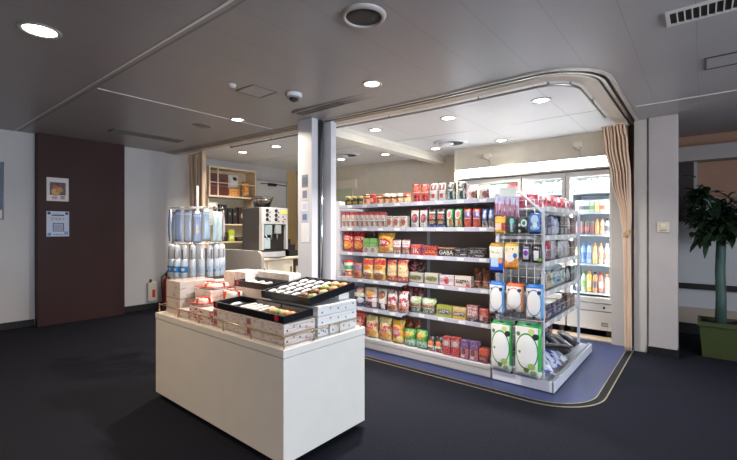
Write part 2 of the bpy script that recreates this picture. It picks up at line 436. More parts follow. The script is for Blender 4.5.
ENDCAP = [
 ('top', 1.545, 'pouch', 'pink strawberry sweet pouch', 'e_straw', 3.272, 0.158, 0.083),
 ('top', 1.545, 'pouch', 'pink strawberry sweet pouch', 'e_straw', 3.449, 0.16, 0.095),
 ('top', 1.545, 'pouch', 'red berry sweet pouch', 'e_berry', 3.635, 0.174, 0.112),
 ('top', 1.545, 'pouch', 'pink strawberry sweet pouch', 'e_straw', 3.83, 0.175, 0.125),
 ('top', 1.545, 'pouch', 'red berry sweet pouch', 'e_berry', 4.026, 0.174, 0.138),
 ('top', 1.545, 'pouch', 'pale pink sweet pouch', 'e_pale', 4.231, 0.189, 0.147),
 ('top', 1.545, 'pouch', 'mauve sweet pouch', 'e_mauve', 4.423, 0.147, 0.15),
 ('second', 1.292, 'box', 'navy blister pack', 'e_navy', 3.875, 0.117, 0.176),
 ('second', 1.292, 'box', 'navy blister pack', 'e_navy', 4.007, 0.111, 0.17),
 ('second', 1.292, 'pouch', 'pale blue sock pack', 'e_sock', 4.141, 0.117, 0.202),
 ('second', 1.292, 'pouch', 'pale blue sock pack', 'e_sock', 4.27, 0.109, 0.186),
 ('second', 1.292, 'box', 'black blister pack', 'e_black', 4.396, 0.092, 0.189),
 ('second', 1.292, 'box', 'black blister pack', 'e_black', 4.51, 0.093, 0.192),
 ('second', 1.292, 'pouch', 'white round puff in a pack', 'e_puff', 4.673, 0.182, 0.212),
 ('second', 1.292, 'box', 'brown narrow pack', 'e_brown', 4.89, 0.152, 0.19),
 ('third', 1.062, 'pouch', 'maroon hosiery pack', 'e_maroon', 3.883, 0.133, 0.188),
 ('third', 1.062, 'pouch', 'crimson hosiery pack', 'e_crim', 4.042, 0.142, 0.189),
 ('third', 1.062, 'pouch', 'grey white hosiery pack', 'e_grey', 4.209, 0.145, 0.191),
 ('third', 1.062, 'pouch', 'black edged hosiery pack', 'e_blackw', 4.378, 0.159, 0.187),
 ('third', 1.062, 'pouch', 'grey white hosiery pack', 'e_grey', 4.556, 0.154, 0.184),
 ('third', 1.062, 'pouch', 'grey white hosiery pack', 'e_grey', 4.738, 0.148, 0.181),
 ('third', 1.062, 'box', 'brown narrow pack', 'e_brown', 4.929, 0.168, 0.166),
 ('fourth', 0.8, 'pouch', 'dark teal pack', 'e_teal', 3.898, 0.134, 0.157),
 ('fourth', 0.8, 'pouch', 'tan paper pack', 'e_tan', 4.069, 0.164, 0.153),
 ('fourth', 0.8, 'pouch', 'green and white pack', 'e_gw', 4.25, 0.158, 0.168),
 ('fourth', 0.8, 'pouch', 'blue striped pack', 'e_bstr', 4.423, 0.147, 0.155),
 ('fourth', 0.8, 'pouch', 'green and white pack', 'e_gw', 4.599, 0.153, 0.163),
 ('fourth', 0.8, 'pouch', 'black edged white pack', 'e_blackw', 4.782, 0.151, 0.16),
 ('fourth', 0.8, 'box', 'teal narrow pack', 'e_teal', 4.947, 0.132, 0.16),
 ('fifth', 0.53, 'pouch', 'coral red pack', 'e_coral', 3.946, 0.168, 0.137),
 ('fifth', 0.53, 'pouch', 'dark navy pack', 'e_navy', 4.119, 0.133, 0.113),
 ('fifth', 0.53, 'pouch', 'violet and black pack', 'e_viol', 4.274, 0.138, 0.101),
 ('fifth', 0.53, 'pouch', 'dark navy pack', 'e_navy', 4.44, 0.144, 0.118),
 ('fifth', 0.53, 'pouch', 'black pack', 'e_black', 4.608, 0.133, 0.107),
 ('fifth', 0.53, 'box', 'brown narrow pack', 'e_brown', 4.777, 0.142, 0.16),
 ('fifth', 0.53, 'box', 'brown narrow pack', 'e_brown', 4.947, 0.132, 0.141),
]

# ================================================================== SETTING
def cz(x): return 2.55 + .025*max(0., -2-x)          # the deckhead rises slightly towards the left wall

ARC = [(-1.05+.45*math.sin(a), 3.70-.45*math.cos(a)) for a in [R(90)*i/14 for i in range(15)]]
PATH = [(-7.2, 3.25)] + [(-1.05-.5*k, 3.25) for k in range(11, 0, -1)] + ARC + [(-.6, 4.2), (-.6, 4.8), (-.6, 5.45)]

def offset_path(path, d):
    out = []
    for i, p in enumerate(path):
        a = Vector(path[max(0, i-1)]); b = Vector(path[min(len(path)-1, i+1)])
        t = (b-a).normalized(); nrm = Vector((t.y, -t.x))       # outward (towards the lobby)
        out.append((p[0]+nrm.x*d, p[1]+nrm.y*d))
    return out

def ribbon(path, d0, d1, z0, z1, follow=False):
    b = MB(); A = offset_path(path, d0); B = offset_path(path, d1); rings = []
    for (ax, ay), (bx, by) in zip(A, B):
        h = cz(ax) if follow else 0
        rings.append([b.bm.verts.new((ax, ay, z0+h)), b.bm.verts.new((bx, by, z0+h)), b.bm.verts.new((bx, by, z1+h)), b.bm.verts.new((ax, ay, z1+h))])
    for a, c in zip(rings, rings[1:]):
        for j in range(4): b.bm.faces.new((a[j], a[(j+1) % 4], c[(j+1) % 4], c[j]))
    b.bm.faces.new(rings[0][::-1]); b.bm.faces.new(rings[-1])
    return b

def flat(poly, zfn, up):
    b = MB()
    f = b.bm.faces.new([b.bm.verts.new((x, y, 0)) for x, y in poly])
    for xx in (-2, -4, -6):
        bmesh.ops.bisect_plane(b.bm, geom=b.bm.verts[:]+b.bm.edges[:]+b.bm.faces[:], plane_co=(xx, 0, 0), plane_no=(1, 0, 0))
    bmesh.ops.triangulate(b.bm, faces=b.bm.faces[:])
    for v in b.bm.verts: v.co.z = zfn(v.co.x)
    r = bmesh.ops.extrude_face_region(b.bm, geom=b.bm.faces[:])
    for v in r['geom']:
        if isinstance(v, bmesh.types.BMVert): v.co.z += up
    return b

LOBBY = [(-7.2, -3.2), (3.2, -3.2), (3.2, 7.0), (-.6, 7.0)] + PATH[::-1]
SHOP = PATH + [(-.6, 6.7), (-7.2, 6.7)]

# carpet: dark navy with fine pile
carpet = mat('navy_carpet', s(29, 30, 38), .95, var=.3, scale=70, bump=.5, bscale=260, spec=.08)
vinyl = mat('blue_vinyl', s(44, 54, 94), .38, var=.06, scale=30)
struct(flat(LOBBY, lambda x: 0, -.05).build('floor', carpet))
struct(flat(SHOP, lambda x: 0, -.05).build('floor_shop', vinyl))

def ceil_mat(name, col, rough, line, spacing=.32, off=.03):
    m = mat(name, col, rough, var=.03, scale=1.5)
    N, L = m.node_tree.nodes, m.node_tree.links; P = N['Principled BSDF']
    g = NG(m); tc = N.new('ShaderNodeTexCoord'); sp = N.new('ShaderNodeSeparateXYZ'); L.new(tc.outputs['Object'], sp.inputs[0])
    fx = g.m('FRACT', g.m('DIVIDE', g.m('ADD', sp.outputs['X'], 32*spacing+off), spacing))
    f = g.m('MULTIPLY', g.m('LESS_THAN', fx, .014), .38)
    old = P.inputs['Base Color'].links[0].from_socket
    L.new(g.mix(f, old, line), P.inputs['Base Color'])
    return m
LCEIL = ceil_mat('lobby_ceiling_panel', s(155, 150, 150), .36, s(90, 86, 86))  # greyer than the shop panels: the lobby's dim light put into the colour
SCEIL = ceil_mat('shop_ceiling_panel', s(230, 231, 231), .4, s(176, 176, 174), .9, .2)  # whiter copy of the panels, the stronger shop light put into the colour
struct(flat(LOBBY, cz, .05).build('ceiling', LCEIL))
struct(flat(SHOP, cz, .05).build('ceiling_shop', SCEIL))

# curved shutter track set into floor and ceiling
struct(ribbon(PATH, .004, .013, -.01, .004).build('trim_1', mat('track_brass', s(168, 154, 128), .4, .6)))
struct(ribbon(PATH, -.05, .004, -.01, .0025).build('trim_2', mat('track_dark', s(16, 16, 18), .6, spec=.2)))
struct(ribbon(PATH, -.057, -.05, -.01, .004).build('trim_3', MATS['track_brass']))
struct(ribbon(PATH, .03, .06, -.012, .01, True).build('trim_4', mat('track_beige', s(186, 178, 168), .4, .3)))
struct(ribbon(PATH, .005, .03, -.003, .01, True).build('trim_5', mat('track_groove', s(40, 36, 36), .5, .3)))
struct(ribbon(PATH, -.02, .005, -.016, .01, True).build('trim_6', ALU))
struct(ribbon(PATH, -.045, -.02, -.004, .01, True).build('trim_7', MATS['track_groove']))
struct(ribbon(PATH, -.15, -.045, -.022, .01, True).build('trim_8', mat('track_fascia', s(205, 190, 172), .5)))

# ceiling joints, and the shadow along the first one
def strip(x0, x1, y, w, m, nm, dz=.004):
    b = MB(); seg = 8
    for i in range(seg):
        a = x0+(x1-x0)*i/seg; c = x0+(x1-x0)*(i+1)/seg
        v = [b.bm.verts.new((xx, yy, cz(xx)-k)) for k in (dz, -.01) for xx, yy in ((a, y-w/2), (c, y-w/2), (c, y+w/2), (a, y+w/2))]
        for q in ((0, 1, 2, 3), (7, 6, 5, 4), (0, 4, 5, 1), (1, 5, 6, 2), (2, 6, 7, 3), (3, 7, 4, 0)): b.bm.faces.new([v[k] for k in q])
    return struct(b.build(nm, m))
strip(-7.2, 3.2, 1.18, .016, mat('joint_pale', s(236, 232, 228), .35, .2), 'trim_9')
strip(-7.2, 3.2, 1.225, .016, mat('joint_shadow', s(128, 122, 120), .5), 'trim_10', .001)  # thin shadow beside the pale joint, put in as a darker strip
strip(-7.2, -.65, 4.63, .008, mat('joint_shop', s(176, 174, 168), .5), 'trim_21', .002)
strip(-.5, 3.2, 4.72, .014, MATS['joint_pale'], 'trim_11')
struct(MB().box(-4.165, -4.155, 1.25, 3.15, 2.55+.025*2.16-.004, 2.62).build('trim_12', MATS['joint_pale']))

# walls
WL = mat('lobby_wall_white', s(196, 193, 194), .6, var=.03, scale=2, bump=.04)
struct(MB().box(-7.3, -7.2, -3.2, 6.2, 0, 2.75).build('wall_left', WL))
struct(MB().box(-7.2, -7.185, -3.2, 1.395, 0, .095).box(-7.2, -7.185, 2.495, 3.2, 0, .095).build('baseboard_left', BLACKB))
panel = mat('dark_brown_panel', s(58, 36, 37), .6, var=.1, scale=3, stretch=(1, 1, .2), spec=.25)
struct(MB().box(-7.2, -7.05, 1.4, 2.49, 0, 2.72, bev=.004).build('wall_pilaster', panel), 'dark brown floor-to-ceiling wall panel carrying two posters')
struct(MB().box(-7.3, -2.95, 6.1, 6.2, 0, 2.75).build('wall_back', CREAMW))
struct(MB().box(-2.95, -.6, 5.66, 5.72, 2.262, 2.6).build('wall_bulkhead', CREAMW))
struct(MB().box(-2.97, -2.92, 5.7, 6.15, 0, 2.6).build('wall_jog', CREAMW))
struct(MB().box(-2.95, -.6, 6.45, 6.5, 0, 2.6).build('wall_fridge', CREAMW))
struct(MB().box(-.82, -.66, 5.47, 6.45, 0, 2.56).build('wall_shop', mat('shop_post_white', s(188, 180, 172), .5, var=.02)))
# right-hand pillar with the two white shutter posts beside it
struct(MB().box(-2.9, -.82, 5.5, 5.7, 0, .022, bev=.004).build('trim_22', mat('threshold_tan', s(206, 186, 160), .45)))
struct(MB().box(-6.7, -5.32, 6.04, 6.1, 2.17, 2.34, bev=.004).build('trim_23', mat('lintel_cream', s(226, 216, 196), .5)))
d2 = link('door_2', MB().box(-6.6, -5.42, 6.07, 6.1, 0, 2.17, bev=.003).mesh('door_2', mat('door_pale_green', s(190, 200, 176), .5))); struct(d2)
MB().lathe([(.02, 0), (.03, .05), (.02, .06)], 0, 0, 12, 0, 'y').build('door_knob', CHROME, d2, (-5.5, 6.01, 1.02))
pil = MATS['shop_post_white']
struct(MB().box(-.45, -.198, 5.31, 5.52, 0, 2.56, bev=.006).build('pillar', mat('pillar_white', s(178, 168, 164), .5, var=.03)), 'white square pillar on the right with a switch plate')
struct(MB().box(-.45, -.19, 5.3, 5.53, 0, .085).build('baseboard_pillar', BLACKB))
struct(MB().box(-.585, -.46, 5.33, 5.5, 0, 2.56, bev=.01).build('trim_13', pil))
struct(MB().box(-.66, -.585, 5.52, 5.56, 0, 2.56).build('trim_14', mat('slot_brown', s(70, 50, 42), .5)))
# left column in the shop front: white column, chrome pole, shutter end post
struct(MB().box(-3.57, -3.333, 3.06, 3.15, 0, 2.6, bev=.006).build('column', mat('column_white', s(208, 208, 213), .4, var=.02)), 'white column at the shop front with small notices')
struct(MB().box(-3.5, -3.36, 3.15, 3.29, 0, 2.6).build('trim_15', mat('column_slot', s(120, 122, 128), .4, .5)))
struct(MB().lathe([(.022, 0), (.022, 2.59)], -3.325, 3.2, 14).build('trim_16', CHROME))
struct(MB().box(-3.35, -3.222, 3.245, 3.33, 0, 2.585, bev=.005).build('trim_17', MATS['column_white']))
# white beam running back from the column under the shop ceiling
struct(MB().box(-3.52, -3.375, 3.33, 6.1, 2.455, 2.6).box(-3.375, -3.36, 3.33, 6.1, 2.54, 2.6).box(-3.375, -3.355, 3.33, 6.1, 2.45, 2.475).build('ceiling_beam', mat('beam_cream', s(232, 226, 212), .45)))

# the passage to the right of the pillar
struct(MB().box(-.6, 3.2, 6.7, 6.8, 0, 1.62).build('wall_passage', WL))
struct(MB().box(-.6, 3.2, 6.7, 6.8, 1.62, 2.6).build('wall_passage_upper', mat('terracotta_wall', s(150, 112, 92), .7, var=.05)))
struct(MB().box(-.6, 3.2, 6.45, 6.7, 2.2, 2.38).build('trim_18', mat('soffit_grey', s(150, 140, 136), .6)))
struct(MB().box(-.6, 3.2, 6.685, 6.7, 0, .14).build('baseboard_passage', BLACKB))
struct(MB().box(-.6, 3.2, 6.66, 6.7, .14, .34).build('trim_19', mat('dado_beige', s(170, 152, 136), .6)))
hr = thing('handrail', 'dark handrail along the passage wall behind the potted plant', 'handrail', (.6, 6.63, .62))
MB().box(-1.1, 2.4, -.025, .025, -.035, .035, bev=.012).build('rail', mat('rail_dark', s(40, 32, 32), .4), hr)
for x in (-.9, .3, 1.6): MB().box(x-.02, x+.02, .02, .072, -.02, .02).build('bracket', STEELD, hr)
nb = thing('wall_cabinet', 'tall dark framed case on the passage wall behind the pillar', 'cabinet', (-.2, 6.7, 1.45))
MB().box(-.3, .12, -.12, 0, 0, .95, bev=.006).build('case', mat('case_dark', s(50, 38, 38), .4), nb)
MB().box(.12, .15, -.12, 0, 0, .8).build('edge_strip', mat('case_edge', s(150, 146, 142), .4), nb)

# the rest of the lobby behind the camera, with a row of windows on the right-hand side
struct(MB().box(-7.3, 3.3, -3.3, -3.2, 0, 2.75).build('wall_front', mat('warm_lobby_wall', s(128, 98, 74), .7, var=.04)))
wr = MB().box(3.2, 3.3, -3.2, 7, 0, .8).box(3.2, 3.3, -3.2, 7, 2.3, 2.6)
for y in (-3.2, -1.0, 1.2, 3.4): wr.box(3.2, 3.3, y, y+.3, .8, 2.3)
wr.box(3.2, 3.3, 3.7, 7, .8, 2.3)
struct(wr.build('wall_right', WL))
for i, y in enumerate((-2.9, -.7, 1.5)):
    w = MB().box(3.22, 3.28, y, y+1.9, .8, .85).box(3.22, 3.28, y, y+1.9, 2.25, 2.3).box(3.22, 3.28, y, y+.05, .85, 2.25).box(3.22, 3.28, y+1.85, y+1.9, .85, 2.25).build(f'window_{i+1}', ALU)
    struct(w)

# ================================================================== CEILING FITTINGS
LENS = emit('lamp_lens', (1., .95, .88), 14.)
def downlight(x, y, label, power, r=.075, col=(1, .93, .84), group=None, spread=125):
    z = cz(x)
    t = thing('downlight', label, 'ceiling light', (x, y, z), 0, group)
    MB().lathe([(r, .004), (r, -.004), (r+.008, -.01), (r+.025, -.006), (r+.026, .004)], n=28).build('trim_ring', mat('lamp_ring', s(190, 186, 180), .3, .6), t)
    MB().lathe([(r-.002, .003), (r-.002, -.003), (r*.6, -.004), (.002, -.0045)], n=28).build('lens', LENS, t)
    l = bpy.data.lights.new('downlight_lamp', 'AREA'); l.shape = 'DISK'; l.size = r*1.6; l.energy = power; l.color = col; l.spread = R(spread)
    o = link('lamp', l, t, (0, 0, -.012))
    return t
WARM = (1, .76, .5)
downlight(-3.16, .64, 'large round downlight in the dark ceiling at the top left corner', 15, .085, WARM)
downlight(-2.11, 2.605, 'bright downlight in the lobby ceiling in front of the shop', 34, .06, (1, .95, .9))
downlight(-4.1, 2.62, 'bright downlight in the lobby ceiling nearest the left curtain', 36, .06, (1, .87, .72), None, 160)
ROW1 = [(-1.158, 3.93, 'nearest the curved corner of the shop'), (-2.12, 3.93, 'second along the front of the shop ceiling'), (-3.12, 3.92, 'just behind the white column'),
        (-5.08, 3.92, 'left of the column, nearer to it'), (-5.98, 3.92, 'farthest left, near the wall shelf')]
for x, y, l in ROW1: downlight(x, y, 'downlight in the shop ceiling '+l, (13 if x < -3 else 25) if x > -4 else 22, .065, (1, .98, .95) if x > -2.5 else (1, .9, .76))
for x, y, l in [(-2.1, 5.37, 'glaring above the fridges'), (-3.14, 5.42, 'at the back, right of the white beam'), (-4.1, 5.42, 'at the back, beside the vent'), (-5.1, 5.4, 'at the back, left of the vent')]:
    downlight(x, y, 'downlight in the shop ceiling '+l, 5 if x > -2.5 else 12, .065, (1, .9, .78), None, 95)
# further lamps of the same lobby, behind and beside the camera
for x, y, l, e in [(-5.2, -1.2, 'far left behind the viewer', 18), (-2.2, -1.6, 'behind the viewer', 20), (.8, -1.6, 'behind the viewer to the right', 12)]:
    downlight(x, y, 'lobby downlight '+l, e, .085, WARM)

VENTW = mat('vent_paint', s(150, 142, 138), .5)
DARKV = mat('vent_dark', s(22, 20, 20), .7)
def slot_vent(cx, cy, lx, ly, label, nsl, axis, name='air_vent', wmat=VENTW):
    t = thing(name, label, 'air vent', (cx, cy, cz(cx)))
    f = .018
    MB().box(-lx/2, lx/2, -ly/2, -ly/2+f, -.012, .004).box(-lx/2, lx/2, ly/2-f, ly/2, -.012, .004).box(-lx/2, -lx/2+f, -ly/2+f, ly/2-f, -.012, .004).box(lx/2-f, lx/2, -ly/2+f, ly/2-f, -.012, .004).build('frame', wmat, t)
    MB().box(-lx/2+f, lx/2-f, -ly/2+f, ly/2-f, -.003, .003).build('dark_backing', DARKV, t)
    for i in range(nsl):
        k = (i+1)/(nsl+1)
        b = MB()
        if axis == 'x':
            x = -lx/2+f+(lx-2*f)*k; b.box(x-.003, x+.003, -ly/2+f, ly/2-f, -.011, -.002)
        else:
            y = -ly/2+f+(ly-2*f)*k; b.box(-lx/2+f, lx/2-f, y-.003, y+.003, -.011, -.002)
        b.build('slat', wmat, t)
    return t
slot_vent(-5.95, 2.4, .22, .92, 'long dark slot vent in the ceiling beside the dark brown panel', 2, 'x', wmat=mat('vent_dim', s(112, 104, 100), .5))
slot_vent(-2.79, 2.83, 1.06, .14, 'narrow slot vent in the ceiling in front of the white column', 2, 'y')
slot_vent(.24, 2.87, .8, .19, 'slatted grille in the ceiling at the top right corner', 22, 'x', 'air_grille', mat('grille_pale', s(200, 192, 188), .5))
def hatch(cx, cy, lx, ly, label, m):
    t = thing('ceiling_hatch', label, 'hatch', (cx, cy, cz(cx)))
    f = .014
    MB().box(-lx/2, lx/2, -ly/2, -ly/2+f, -.006, .004).box(-lx/2, lx/2, ly/2-f, ly/2, -.006, .004).box(-lx/2, -lx/2+f, -ly/2+f, ly/2-f, -.006, .004).box(lx/2-f, lx/2, -ly/2+f, ly/2-f, -.006, .004).build('frame', m, t)
    MB().box(-lx/2+f, lx/2-f, -ly/2+f, ly/2-f, -.002, .003).build('cover', LCEIL, t)
hatch(-3.06, 2.15, .26, .26, 'small square ceiling hatch left of the dome camera', mat('hatch_edge', s(120, 112, 108), .5))
hatch(.3, 3.83, .58, .27, 'rectangular ceiling hatch with dark edge below the slatted grille', mat('hatch_dark', s(70, 62, 60), .5))
def round_vent(x, y, r, label, inner, ring, drop=.02, cat='air vent', name='round_vent'):
    t = thing(name, label, cat, (x, y, cz(x)))
    MB().lathe([(r*.8, .004), (r*.8, -drop*.6), (r*.86, -drop), (r, -drop*.5), (r*1.03, 0), (r*1.03, .004)], n=32).build('ring', ring, t)
    MB().lathe([(r*.8, .003), (r*.8, -drop*.35), (r*.4, -drop*.5), (.003, -drop*.5)], n=32).build('grille', inner, t)
    return t
round_vent(-1.47, 1.74, .125, 'round dark speaker grille at the top centre of the lobby ceiling', mat('speaker_mesh', s(52, 46, 44), .6, bump=.3, bscale=300), mat('speaker_ring', s(176, 168, 164), .4), cat='speaker', name='ceiling_speaker')
round_vent(-4.72, 2.53, .11, 'round flush vent in the ceiling near the left downlight', mat('vent_mid', s(112, 104, 102), .5), VENTW, .012)
# round diffusers of the shop ceiling: a white dish over a dark throat
for x, y, l in [(-4.66, 5.06, 'round white diffuser with dark slot left of the white beam'), (-2.72, 5.12, 'round white diffuser with dark slot above the gondola')]:
    t = thing('round_diffuser', l, 'air vent', (x, y, cz(x)))
    MB().lathe([(.24, .004), (.24, -.006), (.2, -.03), (.16, -.012), (.16, .004)], n=36).build('outer_ring', WHITE, t)
    MB().lathe([(.17, .003), (.17, -.016), (.02, -.016)], n=36).build('throat', DARKV, t)
    MB().lathe([(.1, -.016), (.105, -.03), (.05, -.042), (.004, -.044)], n=32).build('dish', WHITE, t, (-.06, -.03, 0))
# dome camera and detector
t = thing('dome_camera', 'white dome security camera on the lobby ceiling', 'camera', (-2.84, 2.39, cz(-2.84)))
MB().lathe([(.07, .003), (.074, -.02), (.066, -.036)], n=28).build('housing', WHITE, t)
MB().lathe([(.05, -.034), (.047, -.052), (.034, -.068), (.014, -.076), (.002, -.077)], n=24).build('dome', mat('dome_smoke', s(46, 44, 46), .1), t)
MB().lathe([(.066, -.036), (.064, -.044), (.05, -.046)], n=28).build('rim', mat('rim_grey', s(150, 148, 146), .4), t)
t = thing('smoke_detector', 'small white smoke detector left of the square hatch', 'smoke detector', (-3.08, 1.915, cz(-3.08)))
MB().lathe([(.034, .003), (.036, -.01), (.028, -.024), (.012, -.03), (.002, -.03)], n=24).build('housing', mat('detector_white', s(206, 200, 196), .4), t)
MB().lathe([(.01, -.028), (.009, -.036), (.002, -.037)], n=14).build('sensor', mat('detector_grey', s(120, 116, 112), .4), t)
for x, l in [(-2.4, 'white sensor with trailing wires on the bulkhead left of centre'), (-1.215, 'white sensor with trailing wires on the bulkhead near the curtain')]:
    t = thing('wall_sensor', l, 'sensor', (x, 5.66, 2.40))
    MB().box(-.055, .055, -.06, 0, -.02, .05, bev=.01).build('housing', mat('sensor_cream', s(226, 216, 196), .4), t)
    MB().lathe([(.004, -.045), (.024, -.043), (.03, -.02)], 0, -.03, 16).build('lens', MATS['sensor_cream'], t)
    MB().tube([(.01, -.03, -.03), (.03, -.03, -.09), (.025, -.01, -.13)], .004, 6).build('wire', mat('wire_grey', s(150, 146, 138), .5), t)

# curtain rail hung below the ceiling inside the track
RP = offset_path(PATH[3:-1], -.18)
t = thing('curtain_rail', 'slim curved metal curtain rail hung under the shop ceiling edge', 'curtain rail', (0, 0, 0))
MB().tube([(x, y, cz(x)-.042) for x, y in RP], .011, 8).build('rail', ALU, t)
for i in list(range(0, len(RP), 2)):
    x, y = RP[i]
    if 9 < i < len(RP)-3 and i % 6: continue
    MB().lathe([(.012, -.05), (.012, -.03), (.006, -.03), (.006, 0), (.018, 0), (.018, .003)], x, y, 8, cz(x)).build('bracket', ALU, t)

# ================================================================== CURTAINS
CURT = mat('curtain_cloth', s(226, 196, 168), .85, var=.06, scale=6, stretch=(6, 6, .6), bump=.1, bscale=120)
def curtain(label, prof, nf, amp, ypos, tie=None, group=None):
    """prof: list of (z, x_left, x_right); folds run down the cloth"""
    t = thing('curtain', label, 'curtain', (0, 0, 0), 0, group)
    def lerp(z):
        for (z0, l0, r0), (z1, l1, r1) in zip(prof, prof[1:]):
            if z <= z0 and z >= z1:
                k = (z0-z)/(z0-z1+1e-9); k = k*k*(3-2*k)
                return l0+(l1-l0)*k, r0+(r1-r0)*k
        return prof[-1][1:]
    def fn(u, v):
        z = prof[0][0]+(prof[-1][0]-prof[0][0])*v
        l, r = lerp(z)
        uu = u+.03*math.sin(5*v+u*9)*(v > .05)
        a = amp*(.5+.5*(r-l)/(prof[0][2]-prof[0][1]))
        return (l+(r-l)*uu, ypos+a*math.sin(2*math.pi*nf*u+1.5*math.sin(3*v))+.4*a*math.sin(2*math.pi*nf*2.3*u+2*v), z)
    o = MB().grid(fn, 90, 48).build('cloth', CURT, t)
    md = o.modifiers.new('thickness', 'SOLIDIFY'); md.thickness = .004
    if tie:
        z, l, r = tie
        MB().grid(lambda u, v: ((l+r)/2+((r-l)/2+.008)*math.cos(2*math.pi*u), ypos+(amp*1.2+.012)*math.sin(2*math.pi*u), z-.02+.045*v+.02*math.cos(2*math.pi*u)), 24, 2, wrap=True).build('tie_band', mat('curtain_tie', s(180, 148, 110), .8), t)
    return t
curtain('beige curtain tied back beside the pillar on the right', [(2.5, -.875, -.655), (2.3, -.86, -.63), (1.9, -.79, -.6), (1.5, -.7, -.595), (1.3, -.672, -.6), (.9, -.665, -.6), (.03, -.655, -.595)], 7, .03, 5.2, (1.3, -.672, -.6))
curtain('beige curtain hanging at the left end of the shop front', [(2.62, -6.8, -6.3), (1.6, -6.78, -6.3), (.03, -6.78, -6.28)], 8, .035, 3.42)

# ================================================================== NOTICES ON THE WALLS
def poster(label, x, y0, y1, z0, z1, base, kind):
    t = thing('poster', label, 'poster', (x, (y0+y1)/2, (z0+z1)/2))
    w, h = y1-y0, z1-z0
    MB().box(0, .004, -w/2, w/2, -h/2, h/2).build('sheet', base, t)
    def patch(nm, u0, u1, v0, v1, m, th=.005):
        return MB().box(.0038, th, -w/2+w*u0, -w/2+w*u1, -h/2+h*v0, -h/2+h*v1).build(nm, m, t)
    if kind == 'photo':
        patch('photo', .14, .86, .26, .8, pk('poster_photo', s(54, 40, 44)))
        b = MB().lathe([(.003, 0), (.045, .0015), (.055, 0)], n=18, axis='x'); b.build('bun', mat('bun_tan', s(205, 160, 104), .6), t, (.005, -.025, -.035))
        b = MB().lathe([(.003, 0), (.036, .0015), (.044, 0)], n=18, axis='x'); b.build('bun', mat('bun_gold', s(190, 140, 84), .6), t, (.0055, .02, -.005))
        b = MB().lathe([(.003, 0), (.028, .0015), (.034, 0)], n=18, axis='x'); b.build('garnish', mat('garnish_rose', s(176, 92, 90), .6), t, (.005, -.035, .035))
        b = MB().lathe([(.003, 0), (.03, .0015), (.04, 0)], n=18, axis='x'); b.build('garnish', mat('garnish_violet', s(110, 76, 96), .6), t, (.005, .03, .05))
        pm = mat('poster_maroon', s(120, 52, 72), .6)
        for k in range(4): patch('heading', .24+.065*k, .285+.065*k, .12, .18, pm)
        patch('caption', .24, .46, .075, .095, pm)
        patch('emblem', .62, .82, .08, .24, mat('poster_gold', s(160, 140, 120), .6))
    else:
        nv = mat('poster_navy', s(46, 62, 100), .6); rd = mat('poster_brown', s(128, 70, 62), .6); bl = mat('poster_blue', s(84, 140, 196), .6)
        for u in (.11, .89): MB().lathe([(.002, 0), (.018, .001), (.02, 0)], n=16, axis='x').build('badge', nv, t, (.005, -w/2+w*u, h*.42))
        patch('heading', .22, .78, .82, .87, nv); patch('heading', .3, .7, .9, .925, mat('poster_pale', s(170, 178, 196), .6))
        for k, ch in enumerate('현매품수'):
            lettering(ch, .042, rd, t, (.0052, -w/2+w*(.25+.165*k), h*.19), (R(90), 0, R(90)), 'character')
        for a in ((.27, .77, .5, .53), (.27, .77, .2, .23), (.27, .31, .23, .5), (.73, .77, .23, .5)): patch('border', *a, nv)
        patch('blank_panel', .33, .71, .25, .48, mat('poster_grey', s(150, 160, 184), .6))
        patch('foot', .04, .2, .03, .14, bl); patch('foot', .78, .95, .05, .2, mat('poster_lilac', s(130, 146, 206), .6))
        for k in range(5): patch('caption', .3+.09*k, .36+.09*k, .06, .09, nv)
PAPER = mat('poster_paper', s(216, 208, 210), .5); PAPERB = mat('poster_paper_blue', s(190, 200, 222), .5)
poster('white poster with a food photo, upper one on the dark panel', -7.05, 1.5, 1.755, 1.745, 2.075, PAPER, 'photo')
poster('pale blue notice with a square frame, lower one on the dark panel', -7.05, 1.5, 1.76, 1.245, 1.6, PAPERB, 'notice')
t = thing('notice_board', 'blue grey notice board cut off at the left edge', 'notice board', (-7.2, .8, 1.86))
MB().box(0, .02, -.3, .27, -.38, .38, bev=.004).build('board', mat('board_slate', s(84, 94, 122), .5), t)
MB().box(.019, .024, -.3, .255, -.37, -.26).build('white_strip', PAPER, t)
MB().box(.0, .026, .262, .275, -.385, .385).build('frame', STEELD, t)
# small notices on the column face
def note(label, x0, x1, z0, z1, m, mark=None):
    t = thing('notice', label, 'notice', ((x0+x1)/2, 3.06, (z0+z1)/2))
    w, h = x1-x0, z1-z0
    MB().box(-w/2, w/2, -.003, .0005, -h/2, h/2).build('sheet', m, t)
    if mark:
        MB().box(-w*.36, w*.36, -.0038, -.002, -h*.3, h*.3).build('print', mark, t)
GB = mat('notice_blue', s(112, 128, 164), .5); GD = mat('notice_slate', s(120, 128, 142), .5)
note('slate blue notice at the top of the white column', -3.5, -3.4, 1.82, 1.96, GD, mat('notice_slate_dark', s(98, 106, 122), .5))
note('white notice with grey figure, second down on the column', -3.5, -3.4, 1.67, 1.81, PAPER, GD)
note('white notice with blue outline, third down on the column', -3.5, -3.4, 1.55, 1.66, mat('notice_white', s(226, 230, 238), .5), mat('notice_pale_blue', s(196, 206, 228), .5))
note('white notice with blue picture, fourth down on the column', -3.5, -3.4, 1.43, 1.54, PAPERB, GB)
note('large blank white sheet lowest on the white column', -3.51, -3.385, 1.2, 1.42, mat('notice_blank', s(236, 236, 240), .5))
